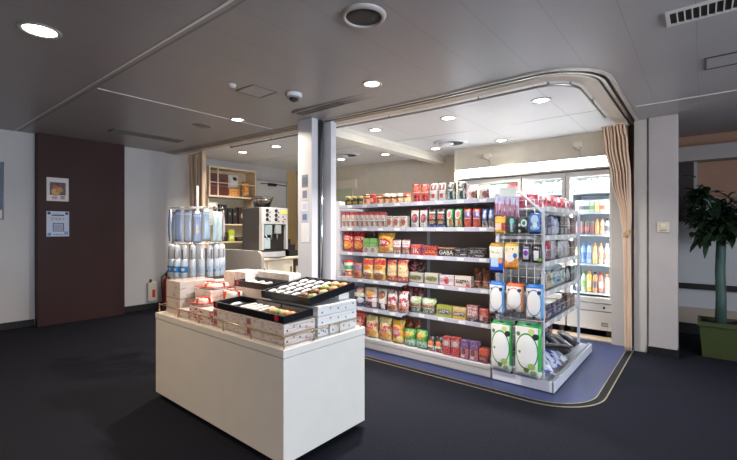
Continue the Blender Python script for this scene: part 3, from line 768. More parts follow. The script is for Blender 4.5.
# switch plate on the pillar
t = thing('switch_plate', 'cream wall plate with a small lamp on the right pillar', 'switch', (-.322, 5.31, 1.368))
MB().box(-.055, .055, -.012, 0, -.055, .055, bev=.005).build('plate', mat('plate_cream', s(206, 192, 170), .4), t)
MB().box(-.02, .02, -.018, -.01, -.005, .035, bev=.003).build('rocker', mat('rocker_cream', s(226, 212, 188), .4), t)
MB().box(-.03, .03, -.014, -.01, -.04, -.025).build('slot', mat('slot_tan', s(150, 136, 118), .5), t)
# low fittings on the left wall
t = thing('wall_outlet_box', 'small white utility box with red tag low on the left wall', 'utility box', (-7.2, 2.95, .3))
MB().box(0, .07, -.075, .075, -.16, .15, bev=.01).build('case', mat('outlet_white', s(206, 198, 186), .5), t)
MB().box(.069, .074, -.01, .035, -.1, .03).build('red_tag', mat('tag_red', s(196, 30, 34), .4), t)
MB().lathe([(.012, 0), (.02, .03), (.006, .06)], .03, -.02, 12, .15).build('valve', STEELD, t)
t = thing('fire_extinguisher', 'dark red fire extinguisher by the left wall behind the display cart', 'fire extinguisher', (-6.98, 3.12, 0))
MB().lathe([(.075, 0), (.082, .015), (.082, .42), (.07, .49), (.03, .53), (.03, .56)], n=22).build('cylinder', mat('extinguisher_red', s(112, 22, 26), .3), t)
MB().lathe([(.032, .56), (.032, .6), (.02, .62)], n=16).build('valve', STEELD, t)
MB().box(-.015, .12, -.014, .014, .62, .645, bev=.004).build('handle', BLACKP, t)
MB().tube([(0, -.03, .59), (.02, -.1, .55), (.04, -.11, .4), (.05, -.095, .2)], .012, 8).build('hose', BLACKP, t)

# ================================================================== LEFT ALCOVE
# shelf unit on the left wall
t = thing('wall_shelf', 'pale wooden wall shelf unit above the coffee counter', 'shelf', (-7.2, 4.3, 0))
W = MB()
W.box(.0, .35, -.5, .5, 2.47, 2.5).box(0, .35, -.5, .5, 1.94, 1.97).box(0, .35, -.5, -.475, 1.97, 2.47).box(0, .35, .475, .5, 1.97, 2.47).box(0, .02, -.475, .475, 1.97, 2.47)
W.build('frame', WOODL, t)
MB().box(.3, .33, -.32, -.3, 1.97, 2.47).box(.3, .33, -.475, .475, 2.2, 2.215).build('divider', mat('divider_pale', s(232, 220, 200), .5), t)
MB().box(0, .32, -.5, .46, 1.42, 1.445, bev=.003).build('shelf', WOODL, t)
MB().box(0, .32, -.5, .46, 1.09, 1.115, bev=.003).build('shelf', WOODL, t)
MB().box(0, .3, .44, .46, .87, 1.93).build('side_board', WOODL, t)
MB().box(0, .3, -.5, -.48, .87, 1.93).build('side_board', WOODL, t)
MB().box(0, .012, -.48, .44, .87, 1.93).build('back_board', CREAMW, t)
g = 'goods on the wall shelf'
pk('k_brown', s(96, 44, 40), ('band', .4, .47, s(140, 80, 60)), ('rect', .3, .7, .6, .75, s(60, 26, 26)))
pk('k_black', s(34, 32, 36), ('rect', .3, .7, .55, .7, s(120, 116, 112)))
pk('k_disc', s(52, 36, 34), ('ell', .5, .5, .28, .2, s(214, 190, 160)))
pk('k_white', s(226, 222, 216), ('ell', .55, .66, .2, .14, s(60, 50, 52)))
pk('k_orange', s(226, 140, 60), ('blot', 5, .55, 0, 1, s(240, 206, 150)))
pk('k_lime', s(176, 190, 60), ('rect', .2, .8, .2, .5, s(226, 226, 190)))
def kit(kind, name, label, cat, m, y, z, w, h, d=.12, x=-6.95):
    return good(kind, name, label, cat, m, w, h, d, (x, y, z), R(90), g)
kit('box', 'carton', 'dark brown carton at the left end of the wall shelf', 'carton', 'k_brown', 3.91, 1.972, .14, .4)
kit('box', 'carton', 'wide dark brown carton right of the shelf divider', 'carton', 'k_brown', 4.1, 1.972, .2, .4)
kit('pouch', 'rounded_pack', 'white rounded pack with black dot on the wall shelf', 'pack', 'k_white', 4.34, 2.13, .24, .27)
kit('box', 'carton', 'orange carton below the white rounded pack', 'carton', 'k_orange', 4.34, 1.972, .22, .15)
kit('bag', 'bag', 'orange bag near the right end of the wall shelf', 'bag', 'k_orange', 4.62, 1.972, .18, .3)
kit('pouch', 'pack', 'white pack with black dot left on the middle shelf', 'pack', 'k_white', 3.93, 1.447, .2, .4)
kit('box', 'carton', 'black carton standing tilted next to the white pack', 'carton', 'k_black', 4.11, 1.447, .14, .36)
kit('box', 'tin', 'left one of the twin black tins on the middle shelf', 'tin', 'k_black', 4.24, 1.447, .09, .3)
kit('box', 'tin', 'right one of the twin black tins on the middle shelf', 'tin', 'k_black', 4.35, 1.447, .09, .3)
kit('box', 'carton', 'dark carton with a round beige emblem on the middle shelf', 'carton', 'k_disc', 4.54, 1.447, .22, .32)
kit('box', 'carton', 'dark small carton left of the lime one on the lowest shelf', 'carton', 'k_black', 4.14, 1.117, .12, .17)
kit('box', 'carton', 'lime and white carton on the lowest wall shelf', 'carton', 'k_lime', 4.28, 1.117, .12, .22)
kit('box', 'carton', 'low dark carton right of the lime one on the lowest shelf', 'carton', 'k_black', 4.46, 1.117, .16, .08)

# white door with a closer on the same wall
d = link('door_1', MB().box(-7.2, -7.165, 5.02, 5.8, 0, 2.36, bev=.004).mesh('door_1', mat('door_white', s(216, 214, 212), .45, var=.02))); struct(d)
MB().box(-7.2, -7.155, 5.8, 5.84, 0, 2.4).box(-7.2, -7.155, 4.98, 5.02, 0, 2.4).box(-7.2, -7.155, 4.98, 5.84, 2.36, 2.4).build('door_frame', mat('frame_grey', s(180, 178, 174), .5), d)
MB().box(-7.165, -7.1, 5.3, 5.5, 2.27, 2.33, bev=.006).tube([(-7.12, 5.1, 2.3), (-7.12, 5.4, 2.32), (-7.12, 5.78, 2.3)], .01, 6).build('door_closer', STEELD, d)
MB().lathe([(.02, 0), (.02, .05), (.03, .055), (.03, .075)], 5.08, 0, 12, 0, 'x') .build('door_knob', CHROME, d, (-7.165, 0, 1.02))
struct(MB().box(-7.2, -7.19, 5.85, 6.1, 0, 2.66).build('trim_20', mat('corner_ochre', s(206, 178, 128), .6)))

# coffee counter
t = thing('coffee_counter', 'cream counter under the coffee machine with cupboard doors', 'counter', (0, 0, 0))
CC = mat('counter_cream', s(222, 212, 190), .45, var=.03)
MB().box(-6.3, -5.58, 3.5, 5.55, .08, .83).build('body', CC, t)
MB().box(-6.28, -5.62, 3.55, 5.5, 0, .08).build('plinth', BLACKB, t)
MB().box(-6.32, -5.54, 3.47, 5.58, .83, .87, bev=.006).build('worktop', mat('worktop_cream', s(236, 228, 206), .35), t)
for y0, y1 in ((3.54, 4.1), (4.12, 4.66), (4.9, 5.5)):
    dd = MB().box(-5.58, -5.562, y0, y1, .11, .81, bev=.003).build('cupboard_door', CC, t)
    MB().box(-5.562, -5.545, y1-.06, y1-.045, .55, .7, bev=.003).build('door_handle', STEELD, dd)
MB().box(-5.58, -5.558, 4.68, 4.88, .7, .82).box(-5.58, -5.558, 4.68, 4.72, .1, .7).build('open_frame', STEELD, t)

# coffee machine: grey flank, silver front with round buttons, bean hopper, black spout recess, drip tray
t = thing('coffee_machine', 'tall grey bean-to-cup coffee machine with hopper on the counter', 'coffee machine', (-5.86, 4.29, .87))
GREY = mat('machine_grey', s(44, 46, 52), .4, var=.05)
SILV = mat('machine_silver', s(206, 208, 212), .3, .3)
MB().box(-.29, .2, -.27, .27, .02, .84, bev=.008).build('body', GREY, t)
MB().box(.2, .27, -.27, .27, .56, .84, bev=.006).build('control_panel', SILV, t)
MB().box(.2, .275, -.27, -.225, .13, .56).build('front_post', SILV, t); MB().box(.2, .275, .235, .27, .13, .56).build('front_post', SILV, t)
MB().box(.2, .21, -.225, .235, .13, .56).build('spout_recess', BLACKP, t)
MB().box(.21, .262, -.2, -.05, .38, .55, bev=.005).build('milk_module', mat('module_grey', s(150, 170, 176), .3), t)
MB().box(.21, .262, .02, .14, .4, .55, bev=.005).build('brew_module', mat('module_pale', s(160, 168, 170), .3), t)
for y in (-.15, -.06, .06): MB().lathe([(.014, .3), (.016, .4)], .24, y, 12).build('spout', CHROME, t)
MB().box(.215, .25, -.2, -.08, .15, .33, bev=.004).build('water_window', mat('window_pale', s(180, 200, 204), .15), t)
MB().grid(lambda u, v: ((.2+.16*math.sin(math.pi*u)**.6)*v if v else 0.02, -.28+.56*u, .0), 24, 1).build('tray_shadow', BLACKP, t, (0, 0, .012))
b = MB()
pl = [(.18, -.28)] + [(.2+.13*math.sin(R(180)*i/16)**.7, -.28+.56*i/16) for i in range(17)] + [(.18, .28)]
b.prism(pl, .01, .1).build('drip_tray', SILV, t)
MB().prism([(x-.01, y*.9) for x, y in pl], .1, .108).build('drip_grille', STEELD, t)
bt = mat('button_black', s(30, 30, 34), .4)
for i, y in enumerate((-.16, .02)):
    for k in range(3): MB().lathe([(.03, 0), (.03, .008), (.02, .012), (.002, .012)], n=16, axis='x').build('button', bt, t, (.27, y, .79-.075*k))
    for k in range(3): MB().lathe([(.012, 0), (.012, .006), (.002, .008)], n=10, axis='x').build('button', bt, t, (.27, y+.055, .76-.075*k))
for k in range(3): MB().lathe([(.014, 0), (.014, .008), (.002, .01)], n=12, axis='x').build('button', mat('button_red', s(176, 50, 56), .4), t, (.27, .17+.035*(k % 2), .69-.04*k))
MB().box(.268, .276, .13, .24, .745, .8).build('screen', emit('screen_green', s(190, 205, 60), .6), t)
MB().lathe([(.12, .84), (.13, .86), (.19, 1.02), (.2, 1.03), (.19, 1.035), (.17, 1.0), (.12, .87), (.01, .86)], -.02, -.05, 28).build('hopper', glass('hopper_smoke', (.7, .68, .66), .1), t)
MB().lathe([(.115, .865), (.155, .96), (.1, .985), (.01, .99)], -.02, -.05, 24).build('coffee_beans', mat('beans', s(44, 30, 24), .6, bump=.8, bscale=70), t)
t = thing('cup_dispenser', 'black stepped cup rack at the right of the coffee machine', 'cup rack', (-5.8, 4.72, .87))
b = MB()
for k in range(3): b.box(-.12, .2-.05*k, -.11, .12-.06*k, .1*k, .1*k+.1, bev=.004)
b.build('rack', BLACKP, t)
for k, (y, z) in enumerate(((.06, .1), (-.0, .2), (-.06, .3))): MB().lathe([(.03, 0), (.04, .08)], .08-.05*k, y, 14, z).build('lid_stack', mat('lid_black', s(16, 16, 18), .3), t)

# grey counter-end screen at the left part of the shop front
t = thing('counter_screen', 'grey low partition with rounded corner beside the spinner rack', 'partition', (-4.65, 3.36, 0))
pl = [(-1.5, .04), (-1.5, 1.045)] + [(-.1+.1*math.sin(a), .945+.1*math.cos(a)) for a in [R(90)*i/8 for i in range(9)]] + [(0, .04)]
b = MB(); lo = [b.bm.verts.new((x, -.02, z)) for x, z in pl]; hi = [b.bm.verts.new((x, .02, z)) for x, z in pl]
b.bm.faces.new(lo); b.bm.faces.new(hi[::-1])
for i in range(len(pl)): b.bm.faces.new((lo[i], lo[(i+1) % len(pl)], hi[(i+1) % len(pl)], hi[i]))
b.build('panel', mat('screen_grey', s(178, 170, 164), .5, var=.04), t)
for x in (-1.3, -.2): MB().box(x-.05, x+.05, -.12, .12, 0, .04, bev=.006).build('foot', STEELD, t)

# ================================================================== SPINNER RACK
SX, SY = -4.33, 2.26
A0 = math.atan2(-SY, -SX)
t = thing('spinner_rack', 'white revolving rack with two tiers of hooks behind the display cart', 'display rack', (SX, SY, 0))
RW = mat('rack_white', s(226, 222, 220), .35, .2)
MB().lathe([(.014, .05), (.014, 1.82), (.004, 1.83)], n=12).build('pole', RW, t)
MB().lathe([(.26, 0), (.27, .015), (.25, .04), (.04, .06), (.02, .12)], n=28).build('base', RW, t)
for z, r in ((1.585, .26), (1.19, .25)):
    MB().tube([(r*.7*math.cos(R(15*i)), r*.7*math.sin(R(15*i)), z) for i in range(24)], .005, 6, True).build('ring', RW, t)
    for k in range(4): MB().tube([(0, 0, z), (r*.7*math.cos(R(90*k+20)), r*.7*math.sin(R(90*k+20)), z)], .004, 6).build('spoke', RW, t)
    for k in range(18):
        a = A0+R(20*k); c, sn = math.cos(a), math.sin(a)
        MB().tube([(r*.7*c, r*.7*sn, z), (r*1.02*c, r*1.02*sn, z-.005), (r*1.05*c, r*1.05*sn, z+.015)], .003, 5).build('hook', ALU, t)
LAV = [('lavender', s(216, 218, 238)), ('deep blue', s(160, 177, 216)), ('light blue', s(191, 208, 232)), ('mid blue', s(169, 186, 221)), ('pale blue', s(205, 218, 238)), ('blue with yellow badge', s(171, 190, 226)),
       ('sky blue', s(197, 220, 238)), ('aqua', s(205, 230, 236)), ('mint', s(213, 232, 227)), ('pink', s(236, 216, 226)), ('white', s(232, 230, 236))]
n = len(LAV)
for i, (cn, c) in enumerate(LAV):
    a = A0+R(-100+200*i/(n-1)); r = .265+.012*(i % 2)
    m = pk('towel_'+cn.replace(' ', '_'), c, ('band', .84, .9, tuple(min(1, v*1.3+.06) for v in c)), ('rect', .3, .4, .05, .8, tuple(min(1, v*1.2+.05) for v in c)), ('rect', .68, .74, .05, .8, tuple(v*.8 for v in c)), *((('ell', .5, .42, .2, .1, s(216, 186, 70)),) if 'badge' in cn else ()), rough=.3, coat=.4)
    zz = 1.21+.014*math.sin(2.3*i)+(.02 if i in (0, 10) else 0); hh = .335-(.17 if i in (0, 10) else 0)
    th = thing('towel_pack', f'{cn} towel pack hanging on the upper tier, {ORD[i]} from the left', 'towel pack', (SX+r*math.cos(a), SY+r*math.sin(a), zz+(.17 if i in (0, 10) else 0)), a+R(90)+R(14*math.sin(3*i)), 'towel packs on the spinner rack')
    link('pack', me_pouch(.082, hh, .03, m), th)
    MB().box(-.025, .025, -.003, .003, hh-.004, hh+.03, bev=.001).build('hanger_tab', CLEAR, th)
pk('bottle_blue', s(214, 226, 236), ('band', .3, .62, s(60, 140, 206)), ('ell', .5, .46, .3, .08, s(226, 236, 244)), rough=.2)
pk('bottle_white', s(216, 222, 230), ('band', .28, .6, s(200, 214, 228)), ('blot', 6, .6, .28, .6, s(120, 170, 214)), rough=.2)
LIDW = mat('cap_white', s(232, 232, 236), .35)
for i in range(12):
    a = A0+R(-105+210*i/11); r = .262
    lab = ['blue-banded', 'blue-banded', 'blue-banded', 'blue-banded', 'blue-banded'][i] if i < 5 else 'pale'
    th = thing('toothbrush_set', f'{lab} travel toothbrush set on the lower tier, {ORD[i]} from the left', 'toothbrush set', (SX+r*math.cos(a), SY+r*math.sin(a), .835), a+R(90), 'toothbrush sets on the spinner rack')
    MB().lathe([(.028, 0), (.034, .01), (.035, .17), (.03, .2)], n=14).build('case', MATS['bottle_blue' if i < 5 else 'bottle_white'], th)
    MB().lathe([(.03, .2), (.03, .31), (.026, .335), (.008, .35)], n=14).build('cap', LIDW, th)
    MB().box(-.008, .008, -.034, -.028, .2, .3, bev=.001).build('hanger_strap', ALU, th)

# ================================================================== DISPLAY CART
X0, X1, Y0, Y1 = -3.39, -1.776, 1.42, 2.12
t = thing('display_cart', 'long white display cart in the foreground stacked with sweets', 'display cart', ((X0+X1)/2, (Y0+Y1)/2, 0))
ox, oy = (X0+X1)/2, (Y0+Y1)/2
CW = mat('cart_white', s(226, 220, 212), .42, var=.02)
def L(b, nm, m): return b.build(nm, m, t, (-0, 0, 0))
def cb(nm, m, x0, x1, y0, y1, z0, z1, bev=0.): return MB().box(x0-ox, x1-ox, y0-oy, y1-oy, z0, z1, bev=bev).build(nm, m, t)
cb('body', CW, X0+.003, X1-.003, Y0+.003, Y1-.003, .045, .632, .002)
cb('top_slab', CW, X0, X1, Y0, Y1, .634, .682, .004)
for x in (X0+.12, X1-.12):
    for y in (Y0+.1, Y1-.1):
        c = MB().box(x-ox-.03, x-ox+.03, y-oy-.03, y-oy+.03, .036, .045).build('castor', STEELD, t)
        MB().lathe([(.005, -.012), (.022, -.012), (.022, .012), (.005, .012)], 0, 0, 14, 0, 'x').build('wheel', BLACKP, c, (x-ox, y-oy, .022))
for (a0, a1, b0, b1) in ((X0+.02, X1-.02, Y0+.022, Y0+.026), (X1-.026, X1-.022, Y0+.03, Y1-.02), (X0+.022, X0+.026, Y0+.03, Y1-.02), (X0+.02, X1-.02, Y1-.026, Y1-.022)):
    cb('guard_panel', CLEAR, a0, a1, b0, b1, .683, .742)
for p0, p1 in (((X0+.02, Y0+.024), (X1-.024, Y0+.024)), ((X1-.024, Y0+.024), (X1-.024, Y1-.024)), ((X0+.02, Y0+.024), (X0+.02, Y1-.024)), ((X0+.02, Y1-.024), (X1-.024, Y1-.024))):
    MB().tube([(p0[0]-ox, p0[1]-oy, .745), (p1[0]-ox, p1[1]-oy, .745)], .0035, 6).build('guard_rod', mat('rod_brass', s(186, 164, 130), .3, .8), t)
for x in [X0+.02+i*(X1-X0-.044)/5 for i in range(6)]:
    MB().lathe([(.005, .68), (.005, .752)], x-ox, Y0+.024-oy, 8).build('guard_post', MATS['rod_brass'], t)
for y in (Y0+.25, Y0+.47, Y1-.024): MB().lathe([(.005, .68), (.005, .752)], X1-.024-ox, y-oy, 8).build('guard_post', MATS['rod_brass'], t)

ZC = .683
# printed gift boxes
pk('gift_white', s(232, 230, 228), ('txt', .06, .3, .3, .7, s(90, 90, 98), 14), ('txt', .6, .9, .25, .6, s(120, 120, 128), 10), rough=.4)
pk('gift_wave', s(226, 214, 206), ('blot', 9, .56, .05, .95, s(196, 168, 160)), ('rect', .03, .14, .2, .8, s(176, 60, 60)), rough=.4)
pk('gift_red', s(226, 212, 204), ('blot', 6, .55, .05, .95, s(192, 60, 52)), rough=.4)
pk('gift_beige', s(228, 210, 198), ('blot', 4, .58, 0, 1, s(196, 172, 156)), ('band', .46, .5, s(186, 150, 130)), rough=.4)
pk('gift_plain', s(236, 228, 222), ('blot', 3, .6, 0, 1, s(226, 212, 204)), rough=.35)
DOT = mat('box_mark', s(60, 60, 66), .5)
def gbox(label, m, x0, x1, y0, y1, z0, z1, marks='', name='gift_box', cat='gift box'):
    t = thing(name, label, cat, ((x0+x1)/2, (y0+y1)/2, z0))
    w, dd, h = x1-x0, y1-y0, z1-z0
    MB().box(-w/2, w/2, -dd/2, dd/2, 0, h, bev=.002).build('carton', MATS[m], t)
    if marks:
        r = random.Random(label)
        for i in range(5):                       # small printed emblems on the end towards the aisle
            y = -dd/2+dd*(.1+.2*i); z = h*(.35+.3*((i*2) % 3)/2)
            k = MB()
            if i % 2: k.box(w/2-.001, w/2+.0006, y-.004, y-.001, z-.008, z+.008).box(w/2-.001, w/2+.0006, y+.003, y+.006, z-.008, z+.008)
            else: k.lathe([(.001, 0), (.005, .0008), (.0065, 0)], 0, 0, 8, 0, 'x'); bmesh.ops.translate(k.bm, verts=k.bm.verts, vec=(w/2, y, z))
            k.build('emblem', DOT, t)
    MB().box(-w/2-.0005, w/2+.0005, -dd/2-.0005, dd/2+.0005, h*.66, h*.68).build('lid_edge', mat('lid_edge', s(206, 200, 196), .5), t)
    return t
gbox('white gift box, lower one at the near corner of the cart', 'gift_wave', -2.21, -1.835, 1.47, 1.71, ZC, ZC+.06, 'm')
gbox('white gift box, upper one at the near corner of the cart', 'gift_wave', -2.21, -1.835, 1.47, 1.71, ZC+.062, ZC+.122, 'm')
gbox('wave-patterned gift box, lower one at the middle front of the cart', 'gift_wave', -2.6, -2.22, 1.47, 1.71, ZC, ZC+.06)
gbox('wave-patterned gift box, upper one at the middle front of the cart', 'gift_wave', -2.6, -2.22, 1.47, 1.71, ZC+.062, ZC+.122)
gbox('small white box at the bottom of the right end stack', 'gift_white', -2.3, -1.83, 1.73, 1.82, ZC, ZC+.06, 'm')
gbox('larger white box at the bottom of the right end stack', 'gift_white', -2.3, -1.83, 1.835, 2.09, ZC, ZC+.06, 'm')
gbox('white box, middle layer of the right end stack', 'gift_white', -2.3, -1.83, 1.73, 2.09, ZC+.062, ZC+.122, 'm')
gbox('white box, top layer of the right end stack', 'gift_white', -2.3, -1.83, 1.73, 2.09, ZC+.124, ZC+.184, 'm')
gbox('slim white box propping the back of the big tray', 'gift_white', -2.3, -1.9, 1.99, 2.09, ZC+.186, ZC+.226)
for k, nm in enumerate(('bottom', 'middle', 'top')):
    gbox(f'plain white box, {nm} one of the stack under the rear tray', 'gift_plain', -2.79, -2.39, 1.77, 1.96, ZC+.075*k, ZC+.075*k+.073)
# long white wrapped boxes at the back left
gbox('large white wrapped box at the back of the cart, left one', 'gift_plain', -3.115, -2.96, 1.86, 2.09, ZC, ZC+.315)
gbox('large white wrapped box at the back of the cart, middle one', 'gift_plain', -2.95, -2.8, 1.86, 2.09, ZC, ZC+.32)
gbox('large white wrapped box at the back of the cart, behind the rear tray', 'gift_plain', -2.79, -2.4, 1.97, 2.09, ZC, ZC+.325)
# beige boxes wrapped in clear film at the left end
gbox('beige carton at the far left front of the cart', 'gift_beige', -3.35, -3.12, 1.49, 1.78, ZC, ZC+.255)
gbox('beige carton at the far left back of the cart', 'gift_beige', -3.35, -3.12, 1.8, 2.09, ZC, ZC+.22)
t = thing('clear_cover', 'clear film cover over the far left beige carton', 'cover', (-3.235, 1.635, ZC))
MB().box(-.125, .125, -.152, -.148, 0, .265).box(.121, .125, -.148, .148, 0, .265).box(-.125, .125, -.152, .148, .261, .265).build('film', CLEAR, t)
gbox('beige carton, lower one beside the ribbon packs', 'gift_beige', -3.1, -2.86, 1.6, 1.85, ZC, ZC+.1)
gbox('beige carton, upper one beside the ribbon packs', 'gift_beige', -3.1, -2.86, 1.6, 1.85, ZC+.102, ZC+.2)
gbox('red and white patterned box at the front left of the cart', 'gift_red', -2.93, -2.63, 1.47, 1.62, ZC, ZC+.1)
gbox('film-wrapped patterned box at the front, left of the red one', 'gift_wave', -3.1, -2.95, 1.47, 1.58, ZC, ZC+.06)
# white furoshiki style packs with red ribbons
RIB = mat('ribbon_red', s(206, 64, 44), .4); PW = mat('pack_paper', s(234, 224, 214), .5, bump=.2, bscale=30)
def ribbon_pack(label, x, y, z, w, d_, h, rz):
    t = thing('ribbon_pack', label, 'gift pack', (x, y, z), rz, 'white gift packs with red ribbon')
    def fn(u, v):
        a = 2*math.pi*u; c, q = math.cos(a), math.sin(a)
        k = max(abs(c), abs(q)); sq = .75+.25*k
        f = (1-v**3*.2)
        return (w/2*c/sq*f/1.02, d_/2*q/sq*f/1.02, h*v)
    b = MB().grid(fn, 32, 8, wrap=True)
    b.bm.faces.new([vv for vv in sorted([q for q in b.bm.verts if abs(q.co.z-h) < 1e-6], key=lambda q: math.atan2(q.co.y, q.co.x))])
    b.build('paper_wrap', PW, t)
    MB().box(-.005, .005, -d_/2-.004, d_/2+.006, h*.2, h+.004, bev=.002).build('ribbon', RIB, t)
    MB().box(-w/2-.004, w/2+.004, -.005, .005, h*.2, h+.006, bev=.002).build('ribbon', RIB, t)
    MB().box(-w/2-.008, w/2+.008, -d_/2-.008, d_/2+.008, h*.3, h*.42, bev=.001).build('ribbon', RIB, t)
    MB().tube([(.34*w*math.cos(R(20*i)), .3*d_*math.sin(R(20*i)), h*.97) for i in range(18)], .004, 6, True).build('ribbon', RIB, t)
ribbon_pack('white pack tied with red ribbon on the beige cartons', -2.98, 1.71, ZC+.202, .21, .19, .04, R(8))
ribbon_pack('white pack with red ribbon in front of the rear boxes', -2.73, 1.71, ZC+.0, .2, .15, .2, R(-6))
ribbon_pack('low white pack with red ribbon left of the front tray', -2.86, 1.545, ZC+.102, .13, .12, .055, R(12))

# black sample trays with sweets
TB = mat('tray_black', s(22, 22, 28), .3, var=.1)
WRAP = pk('sweet_wrap', s(230, 226, 222), ('blot', 5, .6, 0, 1, s(200, 194, 190)), rough=.35)
def tray(label, x, y, z, w, d_, h, tilt):
    t = thing('sample_tray', label, 'tray', (x, y, z)); t.rotation_euler[0] = tilt
    e = .012
    MB().box(-w/2, w/2, 0, d_, 0, .006).build('tray_floor', TB, t)
    MB().box(-w/2, w/2, 0, e, .006, h).box(-w/2, w/2, d_-e, d_, .006, h).box(-w/2, -w/2+e, e, d_-e, .006, h).box(w/2-e, w/2, e, d_-e, .006, h).build('tray_rim', TB, t)
    return t
def on_tray(t, u, v, z):   # tray-local to world
    a = t.rotation_euler[0]; x, y, zz = t.location
    z += .014 if t.get('label', '').startswith('large') else 0
    return (x+u, y+v*math.cos(a)-z*math.sin(a), zz+v*math.sin(a)+z*math.cos(a))
def me_sweet(w, l, h, m):
    def fn(u, v):
        a = 2*math.pi*u
        k = math.sin(math.pi*min(1, max(0, v)))**.5
        e = 1 if .12 < v < .88 else .55
        return (w/2*math.cos(a)*(.55+.45*k)*(1.15 if e < 1 else 1), (v-.5)*l, h/2+h/2*math.sin(a)*k*e)
    return MB().grid(fn, 14, 12, wrap=True).mesh('sweet', m)
def me_ball(r, h, m):
    return MB().lathe([(r*.7, 0), (r, h*.3), (r*.95, h*.6), (r*.6, h*.92), (r*.1, h)], n=18).mesh('sweet', m)
wr_me = me_sweet(.037, .09, .026, WRAP)
balls = {c: me_ball(.036, .036, mat('sweet_'+c, v, .5, var=.15, scale=60)) for c, v in (('orange', s(216, 136, 62)), ('green', s(140, 152, 80)), ('brown', s(126, 76, 46)), ('tan', s(206, 168, 112)), ('pink', s(226, 180, 172)))}
def put(me, name, label, t, u, v, group, rz=0):
    o = link(name, me, None, on_tray(t, u, v, .0065)); o.rotation_euler = (t.rotation_euler[0], 0, rz)
    return tag(o, label, 'sweet', group)
tb = tray('large black tray of wrapped sweets on the right end stack', -2.12, 1.705, ZC+.19, .5, .42, .05, R(8))
cols = [['green', 'tan', 'orange', 'orange'], ['brown', 'brown', 'green', 'tan']]
for i in range(6):
    for j in range(4):
        u = .205-.083*i; v = .065+.097*j
        lab = f'large tray, {ORD[i]} column from right, {ORD[j]} row from front'
        if i < 2:
            c = cols[i][j]; put(balls[c], 'sweet', f'{c} round sweet, {lab}', tb, u, v, 'sweets in the large black tray')
        else: put(wr_me, 'wrapped_sweet', f'white wrapped sweet, {lab}', tb, u, v, 'sweets in the large black tray', R(-8+5*((i+j) % 3)))
MB().box(-.238, .238, .012, .408, .006, .02).build('tray_insert', TB, tb)
for j in range(3): MB().box(-.238, .238, .11+.097*j, .115+.097*j, .02, .034).build('tray_rib', TB, tb)
ta = tray('long black front tray with four bars and four cakes', -2.22, 1.475, ZC+.126, .76, .225, .042, R(3))
INS = mat('tray_insert_grey', s(120, 114, 112), .5)
for x0, x1 in ((-.16, .1), (.12, .36)): MB().box(x0, x1, .018, .205, .006, .012).box(x0, x1, .195, .205, .012, .04).build('insert', INS, ta)
MB().lathe([(.002, 0), (.018, -.001), (.02, 0)], .31, -.0005, 14, .022, 'y').build('round_sticker', mat('sticker_red', s(206, 40, 60), .4), ta)
MB().lathe([(.002, 0), (.012, -.001), (.014, 0)], -.34, -.0005, 14, .022, 'y').build('round_sticker', MATS['sticker_red'], ta)
bar_me = MB().box(-.016, .016, -.062, .062, 0, .024, bev=.005).mesh('bar', mat('bar_white', s(232, 224, 214), .4, var=.04))
bar_me2 = MB().box(-.016, .016, -.062, .062, 0, .024, bev=.005).mesh('bar', mat('bar_pink', s(232, 206, 198), .4, var=.04))
for k in range(4): put(bar_me2 if k == 3 else bar_me, 'sweet_bar', ('pale pink' if k == 3 else 'white')+f' bar in the long front tray, {ORD[k]} from the left', ta, -.125+.065*k, .108, 'bars in the long front tray', 0)
for k in range(4):
    c = ('tan', 'green', 'tan', 'orange')[k]
    put(balls[c], 'cake', f'round {c} cake in the long front tray, {ORD[k]} from the left', ta, .155+.056*k, .1, 'cakes in the long front tray')
put(wr_me, 'wrapped_sweet', 'single white wrapped sweet at the left end of the long front tray', ta, -.26, .1, None)
tc_ = tray('rear black tray of long white wraps behind the front tray', -2.605, 1.775, ZC+.224, .42, .19, .045, R(3))
for k in range(4): put(bar_me, 'wrapped_bar', f'long white wrapped bar in the rear tray, {ORD[k]} from the left', tc_, -.15+.1*k, .095, 'wrapped bars in the rear tray')
MB().lathe([(.002, 0), (.014, -.001), (.016, 0)], -.17, -.0005, 14, .025, 'y').build('round_sticker', MATS['sticker_red'], tc_)

# ================================================================== GONDOLA
t = thing('gondola_shelving', 'long white shop gondola with five tiers of snacks', 'shelving', (-2.45, 4.08, 0))
gx, gy = -2.45, 4.08
def gb(nm, m, x0, x1, y0, y1, z0, z1, bev=0., par=None): return MB().box(x0-gx, x1-gx, y0-gy, y1-gy, z0, z1, bev=bev).build(nm, m, par or t)
BACKP = mat('gondola_back', s(150, 140, 132), .6, var=.04)
gb('base', SHELFG, -3.43, -1.47, 3.53, 4.63, 0, .085)
for x0, x1 in ((-3.43, -2.452), (-2.448, -1.475)):
    gb('base_front', SHELFG, x0, x1, 3.512, 3.53, .012, .1, .003)
    gb('base_shelf', SHELFW, x0, x1, 3.53, 4.06, .085, .113)
    gb('back_panel', BACKP, x0, x1, 4.07, 4.09, .1, 1.63)
for x in (-3.445, -2.45, -1.479): gb('upright', SHELFW, x-.018, x+.018, 4.06, 4.1, .05, 1.66)
gb('end_panel', SHELFW, -3.56, -3.447, 3.62, 4.1, 0, 1.69, .006)
LEV = [('top', 1.6, 3.6, 3.6), ('second', 1.33, 3.6, 3.6), ('third', 1.04, 3.6, 3.6), ('fourth', .743, 3.515, 3.63), ('fifth', .421, 3.515, 3.63)]
RAIL = mat('price_rail', s(188, 188, 202), .35, var=.03, coat=.2)
